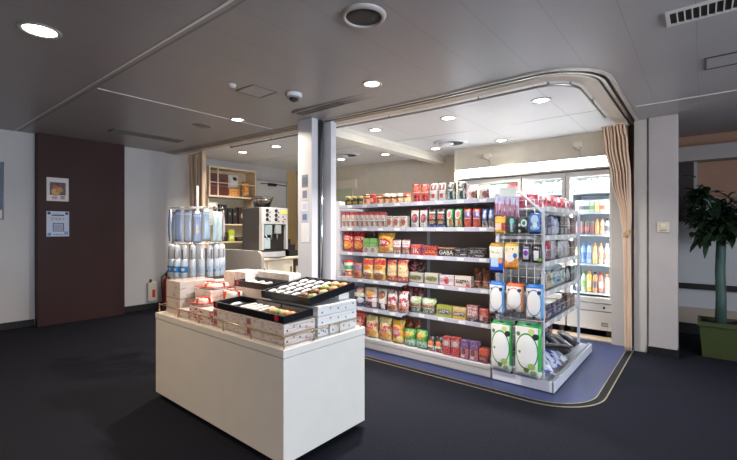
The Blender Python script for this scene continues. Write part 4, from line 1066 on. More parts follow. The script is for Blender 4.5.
for nm, z, yl, yr in LEV:
    for x0, x1, yf in ((-3.43, -2.453, yl), (-2.447, -1.475, yr)):
        sh = gb('shelf', SHELFW, x0, x1, yf+.012, 4.07, z+.006, z+.03)
        gb('price_rail', RAIL, x0, x1, yf, yf+.014, z-.004, z+.038, .002, sh)
        gb('clear_guard', CLEAR, x0+.005, x1-.005, yf+.016, yf+.019, z+.03, z+.105, 0, sh)
        gb('guard_edge', EDGE, x0+.005, x1-.005, yf+.0155, yf+.0195, z+.105, z+.109, 0, sh)
        for k in range(4):
            x = x0+.14+.23*k
            gb('price_tag', mat('price_card', s(232, 232, 236), .4), x, x+.07, yf-.002, yf+.001, z+.003, z+.031, 0, sh)
gb('clear_guard', CLEAR, -3.42, -1.48, 3.532, 3.535, .1, .17)
gb('base_stripe', mat('base_stripe', s(186, 182, 180), .4), -3.43, -1.475, 3.508, 3.513, .085, .112)

# packaging of the front shelves
W_ = s(232, 228, 224); RED = s(198, 34, 38); DR = s(120, 24, 34); GO = s(224, 168, 66); YE = s(240, 192, 44); BK = s(24, 24, 28); OR = s(232, 122, 48)
GN = s(64, 150, 70); BL = s(48, 96, 186); CR = s(236, 220, 180); PU = s(104, 66, 130); BR = s(104, 60, 40); PK = s(226, 120, 150)
pk('jar_green', s(58, 62, 36), ('band', .2, .55, s(150, 130, 60)), ('rect', .35, .65, .1, .6, s(40, 40, 26)), rough=.2)
pk('cup_tan', s(226, 190, 140), ('band', .62, .8, s(150, 50, 36)), ('ell', .5, .38, .25, .2, s(206, 90, 60)))
pk('cup_red', RED, ('ell', .5, .5, .28, .25, s(240, 200, 160)))
pk('cup_white', s(230, 196, 150), ('band', .55, .8, s(90, 50, 44)), ('ell', .5, .35, .24, .2, s(206, 110, 60)))
pk('cup_orange', s(226, 150, 90), ('band', .66, .82, s(96, 40, 40)), ('ell', .5, .35, .28, .22, s(240, 210, 170)))
for nm, c in (('lid_white', s(236, 234, 232)), ('lid_dark', s(120, 60, 46)), ('lid_red', s(200, 50, 44)), ('lid_gold', s(206, 176, 96))): mat(nm, c, .35)
pk('p_red', s(206, 44, 40), ('ell', .5, .76, .32, .13, s(236, 140, 84)), ('rect', .25, .75, .08, .48, s(230, 80, 80)), ('rect', .38, .64, .1, .42, s(120, 24, 36)), ('band', .52, .58, s(240, 190, 160)))
pk('p_whitered', W_, ('rect', .15, .85, .62, .98, s(150, 26, 36)), ('ell', .5, .84, .13, .16, s(246, 226, 220)), ('rect', .32, .72, .2, .44, s(216, 60, 66)), ('band', .5, .54, s(210, 200, 190)))
pk('p_black', BK, ('ell', .35, .86, .2, .1, s(220, 230, 220)), ('txt', .1, .9, .52, .64, W_, 12), ('rect', .12, .36, .12, .5, s(170, 214, 206)), ('rect', .7, .84, .12, .5, s(200, 226, 220)), ('band', 0, .12, s(58, 140, 136)))
pk('p_whitebrown', W_, ('txt', .1, .9, .66, .78, s(120, 100, 100), 16), ('ell', .68, .36, .28, .24, s(150, 76, 56)), ('rect', .82, .96, .1, .7, s(80, 50, 46)), ('band', 0, .1, s(100, 160, 220)))
pk('p_redtop', s(222, 214, 206), ('band', .82, 1, s(190, 40, 44)), ('rect', .1, .55, .5, .8, s(214, 176, 168)), ('rect', .5, .95, .12, .5, s(176, 60, 52)), ('txt', .1, .9, .14, .6, s(130, 110, 90), 9), ('band', .46, .5, s(236, 230, 226)))
pk('p_rose', s(230, 222, 208), ('ell', .5, .5, .26, .3, s(192, 80, 92)), ('rect', .05, .3, .1, .8, s(170, 130, 90)), ('txt', .1, .9, .8, .92, s(120, 90, 80), 12))
pk('p_maroon', W_, ('ell', .58, .5, .34, .24, s(130, 40, 60)), ('ell', .5, .52, .16, .14, s(206, 96, 110)), ('rect', .3, .7, .12, .22, s(180, 180, 200)), ('band', .9, 1, s(180, 60, 60)), ('txt', .15, .85, .74, .86, s(160, 100, 110), 12))
pk('p_blackblue', BK, ('rect', .1, .9, .74, .82, W_), ('ell', .5, .56, .34, .12, s(190, 90, 70)), ('rect', .2, .8, .2, .36, s(190, 160, 130)), ('band', 0, .13, s(50, 120, 216)), ('band', .93, 1, s(160, 80, 60)), ('rect', 0, .12, 0, 1, s(206, 200, 204)))
pk('p_green', s(60, 150, 70), ('ell', .42, .7, .36, .24, s(240, 226, 226)), ('ell', .5, .7, .22, .16, s(216, 90, 96)), ('rect', .08, .45, .1, .42, W_), ('ell', .68, .28, .22, .18, s(206, 120, 50)), ('rect', 0, .14, .1, .9, W_))
pk('p_redblue', s(204, 48, 44), ('ell', .5, .68, .44, .16, s(70, 84, 160)), ('ell', .66, .68, .16, .1, s(190, 196, 230)), ('rect', .3, .7, .86, .95, s(240, 160, 70)), ('rect', .2, .8, .1, .36, s(214, 104, 76)), ('band', .46, .5, s(236, 190, 170)))
pk('p_bluewhite', s(70, 108, 176), ('ell', .5, .62, .36, .12, s(216, 224, 240)), ('band', .06, .36, s(214, 204, 196)), ('ell', .5, .22, .26, .12, s(130, 100, 80)))
pk('g_redgold', s(190, 28, 32), ('ell', .5, .34, .36, .2, s(230, 150, 60)), ('ell', .4, .3, .16, .1, s(246, 206, 110)), ('txt', .15, .85, .6, .76, s(246, 200, 170), 10))
pk('p_ltgreen', s(126, 190, 96), ('band', .0, .42, s(214, 216, 190)), ('ell', .5, .22, .3, .16, s(176, 120, 110)), ('txt', .1, .9, .62, .8, s(90, 150, 70), 12))
pk('g_yellow', s(240, 176, 48), ('ell', .46, .52, .34, .19, s(204, 44, 52)), ('txt', .2, .74, .44, .6, s(250, 240, 236), 14), ('rect', .5, .9, .08, .28, s(236, 226, 196)), ('ell', .6, .2, .2, .1, s(220, 150, 60)), ('band', .95, 1, s(60, 60, 120)))
pk('p_whitestripe', s(236, 226, 224), ('txt', .1, .9, .62, .84, s(190, 60, 80), 8), ('band', .08, .5, s(190, 120, 96)), ('txt', .08, .92, .1, .28, s(240, 230, 220), 10), ('band', .92, 1, s(140, 40, 50)))
pk('p_redik', s(206, 60, 60), ('band', .86, 1, s(226, 100, 96)), ('blot', 6, .62, 0, .8, s(120, 60, 50)))
pk('p_redgold', s(190, 34, 36), ('rect', 0, .18, .3, .95, s(80, 70, 140)), ('band', .82, 1, s(150, 26, 30)))
pk('p_gaba', s(30, 26, 24), ('band', .88, 1, s(196, 130, 80)), ('ell', .2, .5, .04, .1, s(60, 90, 190)))
pk('p_blackline', s(28, 28, 32), ('rect', .08, .4, .72, .82, s(190, 190, 200)), ('rect', .45, .85, .28, .38, s(200, 200, 210)), ('txt', .1, .9, .5, .6, s(110, 110, 120), 20))
pk('p_blackcap', s(30, 30, 34), ('rect', .4, .78, .2, .3, s(196, 196, 206)), ('band', .95, 1, s(70, 70, 76)))
pk('cup_greenor', s(232, 218, 200), ('band', .52, .78, s(80, 150, 100)), ('band', .12, .46, s(216, 100, 60)), ('txt', .1, .9, .2, .36, s(240, 220, 190), 10))
pk('p_purpor', s(150, 118, 150), ('band', 0, .5, s(222, 130, 50)), ('ell', .5, .28, .24, .16, s(196, 70, 40)), ('band', .84, 1, s(216, 96, 70)))
pk('g_yelred', s(236, 188, 80), ('band', .7, .95, s(200, 40, 44)), ('band', .3, .46, s(240, 226, 186)), ('ell', .5, .2, .38, .15, s(150, 90, 60)), ('ell', .5, .58, .3, .1, s(216, 120, 40)))
pk('g_bread', s(238, 212, 160), ('band', .78, 1, s(176, 44, 40)), ('blot', 6, .54, .3, .85, s(216, 140, 80)), ('band', 0, .28, s(206, 90, 66)), ('txt', .1, .9, .06, .2, s(236, 200, 180), 9))
pk('p_nut', s(206, 202, 186), ('ell', .5, .5, .4, .26, s(160, 160, 90)), ('txt', .1, .9, .3, .7, s(110, 110, 60), 9), ('band', .0, .12, s(120, 110, 100)))
pk('p_straw', s(220, 206, 216), ('ell', .5, .5, .17, .34, s(214, 56, 40)), ('txt', .05, .35, .3, .7, s(200, 140, 190), 12), ('rect', .7, .98, .1, .6, s(236, 230, 232)), ('band', 0, .1, s(214, 60, 76)))
pk('p_scrib', s(232, 214, 204), ('txt', .08, .92, .3, .66, s(60, 44, 40), 10), ('ell', .82, .16, .14, .18, s(216, 60, 76)), ('band', .0, .1, s(200, 60, 70)))
pk('g_navy', s(44, 50, 110), ('band', .5, .7, s(220, 222, 190)), ('ell', .65, .84, .25, .14, s(200, 150, 120)), ('ell', .7, .34, .22, .14, s(230, 226, 232)))
pk('g_whitegold', s(232, 222, 212), ('ell', .42, .72, .4, .17, s(206, 150, 70)), ('ell', .68, .5, .3, .06, s(190, 30, 44)), ('band', .0, .34, s(120, 44, 56)), ('rect', .7, .92, .06, .5, s(230, 226, 236)))
pk('g_whitebrown', s(230, 222, 206), ('ell', .5, .7, .36, .18, s(150, 90, 60)), ('band', 0, .3, s(90, 34, 50)), ('rect', .5, .85, .05, .4, s(234, 230, 226)))
pk('g_redrib', s(236, 224, 222), ('blot', 4, .53, .3, 1, s(196, 44, 56)), ('ell', .5, .2, .42, .16, s(220, 140, 90)), ('txt', .1, .9, .1, .26, s(150, 60, 60), 9))
pk('g_palegreen', s(190, 206, 150), ('ell', .35, .8, .28, .12, s(220, 230, 226)), ('band', .4, .58, s(160, 100, 76)), ('band', .08, .34, s(74, 90, 96)), ('txt', .1, .9, .12, .3, s(200, 210, 190), 9))
pk('p_lime', s(164, 172, 56), ('rect', .12, .88, .28, .68, s(66, 66, 92)), ('txt', .16, .84, .36, .6, s(220, 220, 226), 9))
pk('p_yelpurp', s(208, 178, 60), ('rect', .08, .92, .3, .64, s(110, 70, 110)), ('txt', .12, .88, .38, .58, s(232, 224, 220), 9), ('band', .85, 1, s(226, 196, 170)))
pk('p_mauve', s(176, 110, 116), ('band', 0, .24, s(52, 32, 48)), ('txt', .1, .9, .34, .9, s(236, 210, 204), 7), ('rect', .4, .6, .08, .14, s(210, 200, 210)))
pk('p_smallred', s(176, 40, 44), ('band', .0, .36, s(90, 24, 32)), ('ell', .5, .66, .3, .2, s(206, 110, 90)), ('rect', .1, .4, .2, .5, s(226, 190, 190)))
pk('g_red', s(206, 40, 36), ('ell', .5, .4, .3, .14, s(240, 200, 180)), ('txt', .15, .85, .62, .75, s(240, 180, 160), 9))
pk('g_pink', s(238, 218, 150), ('txt', .08, .92, .42, .74, s(214, 60, 96), 7), ('ell', .5, .26, .4, .16, s(222, 150, 70)), ('ell', .3, .22, .14, .1, s(200, 90, 60)), ('band', .88, 1, s(246, 226, 130)))
pk('g_yelpink', s(244, 186, 52), ('ell', .45, .48, .34, .26, s(206, 96, 110)), ('ell', .7, .2, .2, .14, s(240, 220, 140)), ('txt', .15, .8, .42, .58, s(240, 190, 190), 8))
pk('g_green', s(72, 150, 60), ('ell', .4, .68, .3, .16, s(216, 150, 50)), ('band', .1, .38, s(176, 206, 190)), ('txt', .1, .9, .14, .34, s(90, 130, 110), 9), ('ell', .7, .74, .14, .12, s(180, 190, 60)))
pk('p_orblack', BK, ('ell', .5, .56, .42, .18, s(236, 126, 44)), ('band', .28, .42, s(232, 226, 220)), ('band', .03, .24, s(170, 90, 60)), ('rect', .84, .94, .04, .4, W_))
pk('p_crimson', s(176, 44, 54), ('band', .5, .86, s(170, 130, 140)), ('ell', .5, .68, .3, .14, s(214, 190, 190)), ('blot', 7, .6, 0, .5, s(206, 90, 90)), ('ell', .8, .86, .18, .1, s(226, 120, 40)))
pk('p_purple', s(110, 70, 130), ('band', .06, .6, s(176, 104, 112)), ('ell', .4, .42, .22, .16, s(96, 44, 50)), ('txt', .1, .9, .7, .84, s(170, 140, 180), 10), ('rect', .1, .5, .08, .22, s(226, 206, 206)))
pk('p_smallor', s(120, 44, 48), ('band', .55, 1, s(222, 86, 50)), ('rect', .1, .8, .2, .4, s(170, 110, 110)))
pk('g_darkred', s(104, 22, 30), ('blot', 5, .56, 0, 1, s(150, 44, 44)))
pk('g_brown', s(70, 40, 32), ('blot', 5, .56, 0, 1, s(110, 66, 50)))
pk('g_rust', s(140, 70, 40), ('blot', 5, .55, 0, 1, s(190, 110, 50)))

SZ = {'a': 1.6+.0305, 'b': 1.33+.0305, 'c': 1.04+.0305, 'd': .743+.0305, 'dl': .743+.0305, 'e': .421+.0305, 'el': .421+.0305, 'f': .1135}
SY_ = {'a': 3.63, 'b': 3.63, 'c': 3.63, 'd': 3.66, 'dl': 3.545, 'e': 3.66, 'el': 3.545, 'f': 3.55}
SN = {'a': 'top', 'b': 'second', 'c': 'third', 'd': 'fourth', 'dl': 'fourth', 'e': 'fifth', 'el': 'fifth', 'f': 'bottom'}
KN = {'jar': ('jar', 'jar'), 'cup': ('paper_cup', 'cup'), 'pouch': ('snack_pouch', 'snack pouch'), 'bag': ('snack_bag', 'snack bag'), 'box': ('snack_carton', 'carton')}
rank = {}
for nm in ('top', 'second', 'third', 'fourth', 'fifth', 'bottom'):
    rows = sorted([r for r in FRONT if SN[r[0]] == nm and not r[8]], key=lambda r: r[4])
    for i, r in enumerate(rows): rank[id(r)] = i
LET = mat('print_white', s(236, 232, 228), .4); LETG = mat('print_gold', s(226, 176, 74), .4); LETP = mat('print_pale', s(196, 194, 204), .4)
seen = {}
for q, r in enumerate(FRONT):
    sh, kind, desc, mn, x, w, h, dep, back = r
    nm = SN[sh]
    if back:
        seen[desc] = seen.get(desc, 0)+1
        lab = desc+f' on the {nm} gondola shelf'+(', left one' if desc.startswith(('rust', 'orange brown')) and seen[desc] == 1 else ', right one' if desc.startswith(('rust', 'orange brown')) else '')
    else: lab = f'{desc}, {ORD[rank[id(r)]]} from left on {nm} gondola shelf'
    name, cat = KN[kind]
    if kind == 'bag': w, h = w*1.05, h*1.06
    y = SY_[sh]+back+dep/2
    o = good(kind, name, lab, cat, mn, w, h, dep, (x, y, SZ[sh]), 0, f'snacks on the {nm} gondola shelf', q*1.37)
    if mn == 'p_redik': lettering('IK', h*.72, LET, o, (0, -dep/2-.0006, h*.42), (R(90), 0, 0))
    if mn == 'p_redgold': lettering('LOOK', h*.42, LETG, o, (.01, -dep/2-.0006, h*.42), (R(90), 0, 0))
    if mn == 'p_gaba': lettering('GABA', h*.62, LET, o, (.0, -dep/2-.0006, h*.44), (R(90), 0, 0))
    if mn == 'p_blackcap': lettering('BLACK', h*.4, LETP, o, (-.01, -dep/2-.0006, h*.62), (R(90), 0, 0))
    if kind == 'box' and dep > .06 and back == 0:
        pass

# ================================================================== END DISPLAY OF THE GONDOLA
ex, ey = -1.25, 4.2
t = thing('end_display', 'white end display of the gondola with wire grid and five side shelves', 'shelving', (ex, ey, 0))
def eb(nm, m, x0, x1, y0, y1, z0, z1, bev=0., par=None): return MB().box(x0-ex, x1-ex, y0-ey, y1-ey, z0, z1, bev=bev).build(nm, m, par or t)
eb('base', SHELFG, -1.455, -.95, 3.53, 4.95, 0, .07)
eb('base_front', SHELFW, -1.455, -.935, 3.512, 3.53, .008, .095, .003)
eb('base_side', SHELFW, -.95, -.932, 3.512, 4.97, .008, .095, .003)
eb('base_shelf', SHELFW, -1.44, -.95, 3.53, 4.95, .07, .09)
eb('tray_lip', CLEAR, -.957, -.953, 3.54, 4.96, .09, .17)
eb('tray_rail', SHELFG, -.966, -.952, 3.53, 4.96, .09, .105)
for x, y in ((-1.045, 3.6), (-1.045, 4.88), (-1.44, 3.6), (-1.44, 4.88)): eb('post', SHELFW, x-.012, x+.012, y-.012, y+.012, .07, 1.53 if x > -1.2 else 1.68)
eb('back_panel', mat('end_back', s(150, 142, 138), .6), -1.45, -1.44, 3.62, 4.86, .09, 1.6)
ELEV = [('top', 1.508), ('second', 1.255), ('third', 1.027), ('fourth', .765), ('fifth', .495)]
for nm, z in ELEV:
    sh = eb('shelf', SHELFW, -1.435, -1.06, 3.62, 4.86, z+.005, z+.03)
    eb('price_rail', mat('end_rail', s(206, 202, 200), .3, var=.04, coat=.3), -1.06, -1.048, 3.62, 4.88, z-.006, z+.04, .002, sh)
    eb('clear_guard', CLEAR, -1.058, -1.055, 3.63, 4.86, z+.03, z+.12, 0, sh)
    for k in range(5): eb('price_tag', MATS['price_card'], -1.049, -1.046, 3.72+.24*k, 3.79+.24*k, z+.002, z+.034, 0, sh)
    MB().tube([(-1.052-ex, 3.64-ey, z+.13), (-1.052-ex, 4.86-ey, z+.13)], .003, 6).build('guard_wire', ALU, sh)
g = MB()
for i in range(7): x = -1.45+i*.068-ex; g.tube([(x, 3.585-ey, .1), (x, 3.585-ey, 1.6)], .0028, 5)
for i in range(21): z = .12+i*.074; g.tube([(-1.46-ex, 3.583-ey, z), (-1.03-ex, 3.583-ey, z)], .0028, 5)
g.build('grid_panel', mat('grid_wire', s(206, 202, 198), .35, .3), t)
f = MB()
for y in (3.58, 4.87): f.tube([(-1.455-ex, y-ey, 1.67), (-1.23-ex, y-ey, 1.665), (-1.045-ex, y-ey, 1.49)], .011, 8)
f.tube([(-1.23-ex, 3.58-ey, 1.665), (-1.23-ex, 4.87-ey, 1.665)], .009, 8); f.tube([(-1.455-ex, 3.58-ey, 1.67), (-1.455-ex, 4.87-ey, 1.67)], .009, 8)
f.build('top_frame', SHELFW, t)
MB().box(-1.42-ex, -1.25-ex, 3.56-ey, 3.566-ey, 1.6, 1.73).build('sign_holder', glass('sign_acrylic', (.98, 1, 1), .05, .1, 1.06), t)
eb('header_card', mat('header_card', s(232, 238, 236), .4), -1.415, -1.255, 3.554, 3.559, 1.61, 1.72)

# goods hung on the grid
pk('h_pens', s(206, 196, 222), ('rect', .1, .44, .02, .62, s(160, 76, 110)), ('rect', .56, .9, .02, .62, s(176, 90, 126)), ('band', .66, .92, s(190, 190, 226)), rough=.2)
pk('h_orange', s(236, 160, 60), ('band', .62, .82, s(230, 190, 60)), ('rect', 0, .62, .2, .6, s(240, 206, 190)), ('rect', .68, 1, .1, .62, s(196, 60, 60)), ('band', .02, .16, s(228, 196, 60)))
pk('h_green', s(36, 62, 54), ('ell', .5, .74, .34, .18, s(76, 190, 176)), ('rect', .32, .66, .12, .7, s(176, 200, 210)), ('ell', .5, .12, .24, .08, s(150, 210, 180)))
pk('h_disc', s(34, 46, 44), ('ell', .66, .62, .3, .24, s(200, 214, 210)), ('ell', .66, .62, .16, .12, s(60, 120, 100)), ('ell', .2, .5, .14, .1, s(226, 232, 230)), ('ell', .2, .12, .14, .1, s(216, 222, 220)))
pk('h_blue', s(58, 110, 186), ('ell', .5, .7, .34, .22, s(190, 214, 236)), ('ell', .5, .3, .4, .12, s(150, 186, 226)), ('ell', .56, .42, .2, .14, s(226, 236, 246)), ('band', 0, .1, s(30, 50, 90)))
pk('h_bluecream', s(236, 230, 214), ('band', .88, 1, s(176, 130, 30)), ('band', 0, .5, s(40, 90, 200)), ('rect', .12, .7, .2, .5, s(190, 214, 246)), ('txt', .1, .9, .66, .76, s(60, 60, 70), 9), ('band', .0, .1, s(26, 46, 130)), ('ell', .82, .42, .14, .1, s(236, 150, 90)))
pk('h_orcream', s(240, 224, 190), ('band', .88, 1, s(206, 164, 40)), ('band', 0, .42, s(226, 140, 50)), ('ell', .4, .44, .34, .17, s(236, 232, 232)), ('txt', .1, .9, .7, .8, s(70, 60, 50), 9), ('ell', .78, .52, .14, .1, s(60, 110, 190)), ('blot', 6, .6, 0, .3, s(240, 210, 150)))
pk('h_violet', s(40, 36, 48), ('rect', .2, .8, .14, .86, s(206, 196, 220)), ('ell', .5, .5, .28, .16, s(120, 70, 160)), ('rect', .2, .8, .74, .82, s(90, 60, 130)))
pk('h_whitelab', s(34, 32, 36), ('rect', .2, .72, .12, .66, s(232, 228, 232)), ('ell', .78, .16, .2, .1, s(150, 190, 70)), ('txt', .2, .8, .74, .86, s(200, 196, 200), 8))
def mask(nm, c, c2):
    pk(nm, s(236, 234, 232), ('rect', .84, 1, 0, .9, c2), ('ring', .46, .47, .44, .37, c, .86), ('ell', .46, .47, .37, .32, s(244, 242, 240)), ('band', .88, 1, c), ('ell', .76, .76, .11, .06, s(50, 56, 84)), ('ell', .46, .06, .1, .035, s(70, 76, 76)), ('ell', .16, .76, .07, .04, s(90, 110, 120)))
mask('h_maskblue', s(40, 116, 200), s(110, 170, 220)); mask('h_maskor', s(226, 100, 50), s(236, 160, 120))
pk('h_biggreen', s(238, 238, 234), ('rect', .86, 1, .15, .92, s(70, 176, 84)), ('ring', .46, .48, .42, .33, s(30, 140, 66), .84), ('ell', .44, .48, .36, .28, s(244, 244, 242)), ('band', .92, 1, s(20, 128, 60)), ('ell', .78, .76, .12, .055, s(36, 56, 50)), ('ell', .64, .22, .14, .06, s(176, 206, 110)), ('ell', .44, .14, .1, .05, s(110, 130, 60)), ('ell', .7, .1, .12, .045, s(150, 190, 90)), ('ell', .14, .78, .08, .04, s(90, 130, 90)), ('ell', .2, .46, .05, .025, s(110, 150, 110)), ('ell', .62, .84, .12, .05, s(200, 214, 130)))
pos = {}
order = ['first', 'second', 'third', 'fourth', 'fifth']
for d, m_, x, y, w, z, h in HUNG:
    if 'pens' in d: pos[d] = pos.get(d, -1)+1; lab = f'{d} at the top of the wire grid, {order[pos[d]]} from left'
    else: lab = d+' hanging on the wire grid'
    o = good('pouch', 'hanging_pouch', lab, 'pouch', m_, w-.006, h, .03 if w < .15 else .05, (x, y+.035, z), 0, 'goods hung on the wire grid')
    MB().tube([(-.0, .004, h*.93), (0, .045, h*.96), (0, .045, h*.9)], .003, 5).build('hang_hook', ALU, o)
    if w > .19: MB().box(-.02, .02, -.004, .004, h*.955, h*.985, bev=.001).build('hang_slot', mat('slot_dark', s(40, 90, 60), .5), o)

# goods on the side shelves, facing the aisle on the right
pk('e_straw', s(216, 96, 120), ('ell', .5, .5, .34, .26, s(190, 30, 50)), ('band', .8, .95, s(236, 200, 206)), ('ell', .3, .66, .16, .12, s(240, 226, 226)))
pk('e_berry', s(190, 44, 64), ('ell', .5, .55, .34, .26, s(226, 130, 140)), ('band', .0, .2, s(226, 200, 200)))
pk('e_pale', s(226, 200, 206), ('ell', .5, .5, .34, .26, s(206, 110, 130)))
pk('e_mauve', s(170, 130, 150), ('band', .3, .6, s(140, 60, 80)))
pk('e_navy', s(34, 38, 70), ('rect', .15, .85, .12, .45, s(170, 176, 206)), ('rect', .2, .8, .6, .75, s(90, 100, 150)))
pk('e_sock', s(206, 210, 230), ('ell', .5, .6, .3, .2, s(150, 160, 206)), ('band', .86, 1, s(70, 80, 110)), ('rect', .2, .8, .1, .3, s(232, 234, 240)))
pk('e_black', s(28, 28, 32), ('rect', .2, .8, .1, .4, s(176, 176, 184)), ('rect', .2, .8, .6, .7, s(120, 120, 130)))
pk('e_puff', s(210, 196, 192), ('ell', .5, .66, .4, .28, s(240, 236, 226)), ('band', 0, .3, s(130, 80, 76)))
pk('e_brown', s(104, 60, 50), ('rect', .2, .8, .2, .7, s(170, 130, 116)))
pk('e_maroon', s(96, 24, 46), ('rect', .2, .8, .1, .5, s(150, 110, 140)), ('ell', .5, .72, .3, .12, s(60, 20, 34)))
pk('e_crim', s(176, 30, 56), ('rect', .15, .85, .08, .5, s(120, 100, 130)), ('band', .5, .56, s(230, 210, 214)))
pk('e_grey', s(206, 198, 198), ('ell', .5, .5, .28, .34, s(170, 160, 164)), ('rect', .75, .95, .1, .9, s(60, 56, 60)))
pk('e_blackw', s(40, 38, 42), ('ell', .5, .5, .38, .4, s(214, 208, 206)), ('rect', .3, .7, .2, .4, s(140, 130, 130)))
pk('e_teal', s(34, 66, 66), ('rect', .2, .8, .55, .75, s(150, 200, 190)), ('blot', 6, .6, 0, 1, s(60, 120, 110)))
pk('e_tan', s(206, 180, 150), ('ell', .5, .75, .34, .12, s(120, 110, 100)), ('rect', .2, .8, .15, .4, s(226, 206, 180)))
pk('e_gw', s(206, 216, 206), ('ell', .5, .55, .36, .3, s(110, 150, 130)), ('ell', .5, .55, .2, .2, s(226, 232, 226)), ('band', .86, 1, s(60, 90, 80)))
pk('e_bstr', s(190, 200, 206), ('band', .3, .45, s(50, 100, 200)), ('rect', .6, .8, .1, .9, s(50, 60, 70)))
pk('e_coral', s(226, 90, 80), ('ell', .5, .55, .3, .3, s(240, 190, 180)), ('band', .0, .14, s(190, 50, 60)))
pk('e_viol', s(60, 44, 80), ('ell', .5, .55, .3, .3, s(160, 140, 190)), ('band', .85, 1, s(30, 28, 36)))
EZ = {'top': 1.508+.0305, 'second': 1.2855, 'third': 1.0575, 'fourth': .7955, 'fifth': .5255}
for lv in EZ:
    rows = [r for r in ENDCAP if r[0] == lv]
    n = len(rows); y0, y1 = 3.665, 4.82; st = (y1-y0)/n
    for i, r in enumerate(rows):
        _, _, kind, d, m_, yc, w, h = r
        lab = f'{d}, {ORD[i]} from the grid on {lv} side shelf of end display'
        lab = lab.replace(' of end display', '') if len(lab.split()) > 16 else lab
        good(kind, 'hanging_pack' if kind == 'pouch' else 'slim_box', lab, 'pack', m_, st-.012, max(.13, min(h, .205)) if lv != 'top' else .12, .05, (-1.095, y0+st*(i+.5), EZ[lv]), R(90), f'packs on the {lv} side shelf of the end display', i)
for i, (d, m_) in enumerate((('red berry', 'e_berry'), ('pink strawberry', 'e_straw'), ('crimson berry', 'e_berry'))):
    good('pouch', 'sweet_pouch', f'{d} pouch behind the grid top, {ORD[i]} from left', 'pack', m_, .1, .12, .035, (-1.36+.105*i, 3.645, EZ['top']), 0, 'pouches behind the grid top')
# goods lying in the base tray
pk('t_white', s(232, 232, 236), ('rect', .1, .5, .3, .7, s(160, 170, 190)), ('txt', .5, .9, .2, .8, s(110, 120, 140), 12))
pk('t_blue', s(70, 70, 170), ('blot', 3, .5, 0, 1, s(206, 210, 232)), ('rect', .2, .5, .2, .8, s(230, 230, 240)))
pk('t_black', s(30, 28, 32), ('rect', .25, .75, .2, .8, s(90, 86, 92)), ('rect', .4, .55, .3, .7, s(170, 166, 170)))
pk('t_teal', s(60, 110, 110), ('rect', .2, .8, .3, .7, s(150, 110, 130)))
def lying(label, m_, x, y, z, w, h, d_, rot, name='flat_pack', cat='pack'):
    me = me_box(w, h, d_, MATS[m_]) if 'box' in name else me_pouch(w, h, d_, MATS[m_])
    o = link(name, me, None, (x, y, z)); o.rotation_euler = rot
    return tag(o, label, cat, 'packs in the base tray of the end display')
zb = .092
lying('long white box leaning in the base tray next to the green pouch', 't_white', -1.03, 3.7, zb+.01, .1, .3, .03, (R(-42), 0, R(62)), 'slim_box', 'carton')
lying('blue and white pack lying at the near corner of the base tray', 't_blue', -.99, 3.7, zb+.02, .15, .15, .035, (R(-66), 0, R(125)))
lying('blue pack with white panel, second in the base tray', 't_blue', -1.0, 3.9, zb+.02, .16, .23, .035, (R(-58), 0, R(70)))
lying('blue pack on top of the second one in the base tray', 't_blue', -1.02, 4.03, zb+.06, .14, .22, .035, (R(-56), 0, R(98)))
lying('white and blue pack, third in the base tray', 't_white', -.985, 4.12, zb+.02, .13, .2, .035, (R(-62), 0, R(82)))
lying('black long pouch lying across the middle of the base tray', 't_black', -1.17, 3.76, zb+.2, .13, .44, .05, (R(-96), 0, R(-24)))
lying('black long pouch under the upper one in the base tray', 't_black', -1.14, 3.95, zb+.14, .13, .42, .05, (R(-94), 0, R(-18)))
lying('black pouch with grey panel further along the base tray', 't_black', -1.03, 4.3, zb+.03, .18, .28, .05, (R(-52), 0, R(82)))
lying('small black pouch behind the black ones in the base tray', 't_black', -1.03, 4.5, zb+.03, .18, .25, .05, (R(-56), 0, R(100)))
lying('dark pouch at the far end of the base tray', 't_black', -1.03, 4.74, zb+.02, .18, .22, .05, (R(-56), 0, R(84)))
for i in range(5):
    good('pouch', 'hanging_pack', f'tall {"teal" if i % 2 else "maroon"} pack at the back of the base tray, {ORD[i]} from grid', 'pack', 't_teal' if i % 2 else 'e_maroon', .13, .3, .04, (-1.3, 4.05+.17*i, zb), R(90), 'tall packs at the back of the base tray')

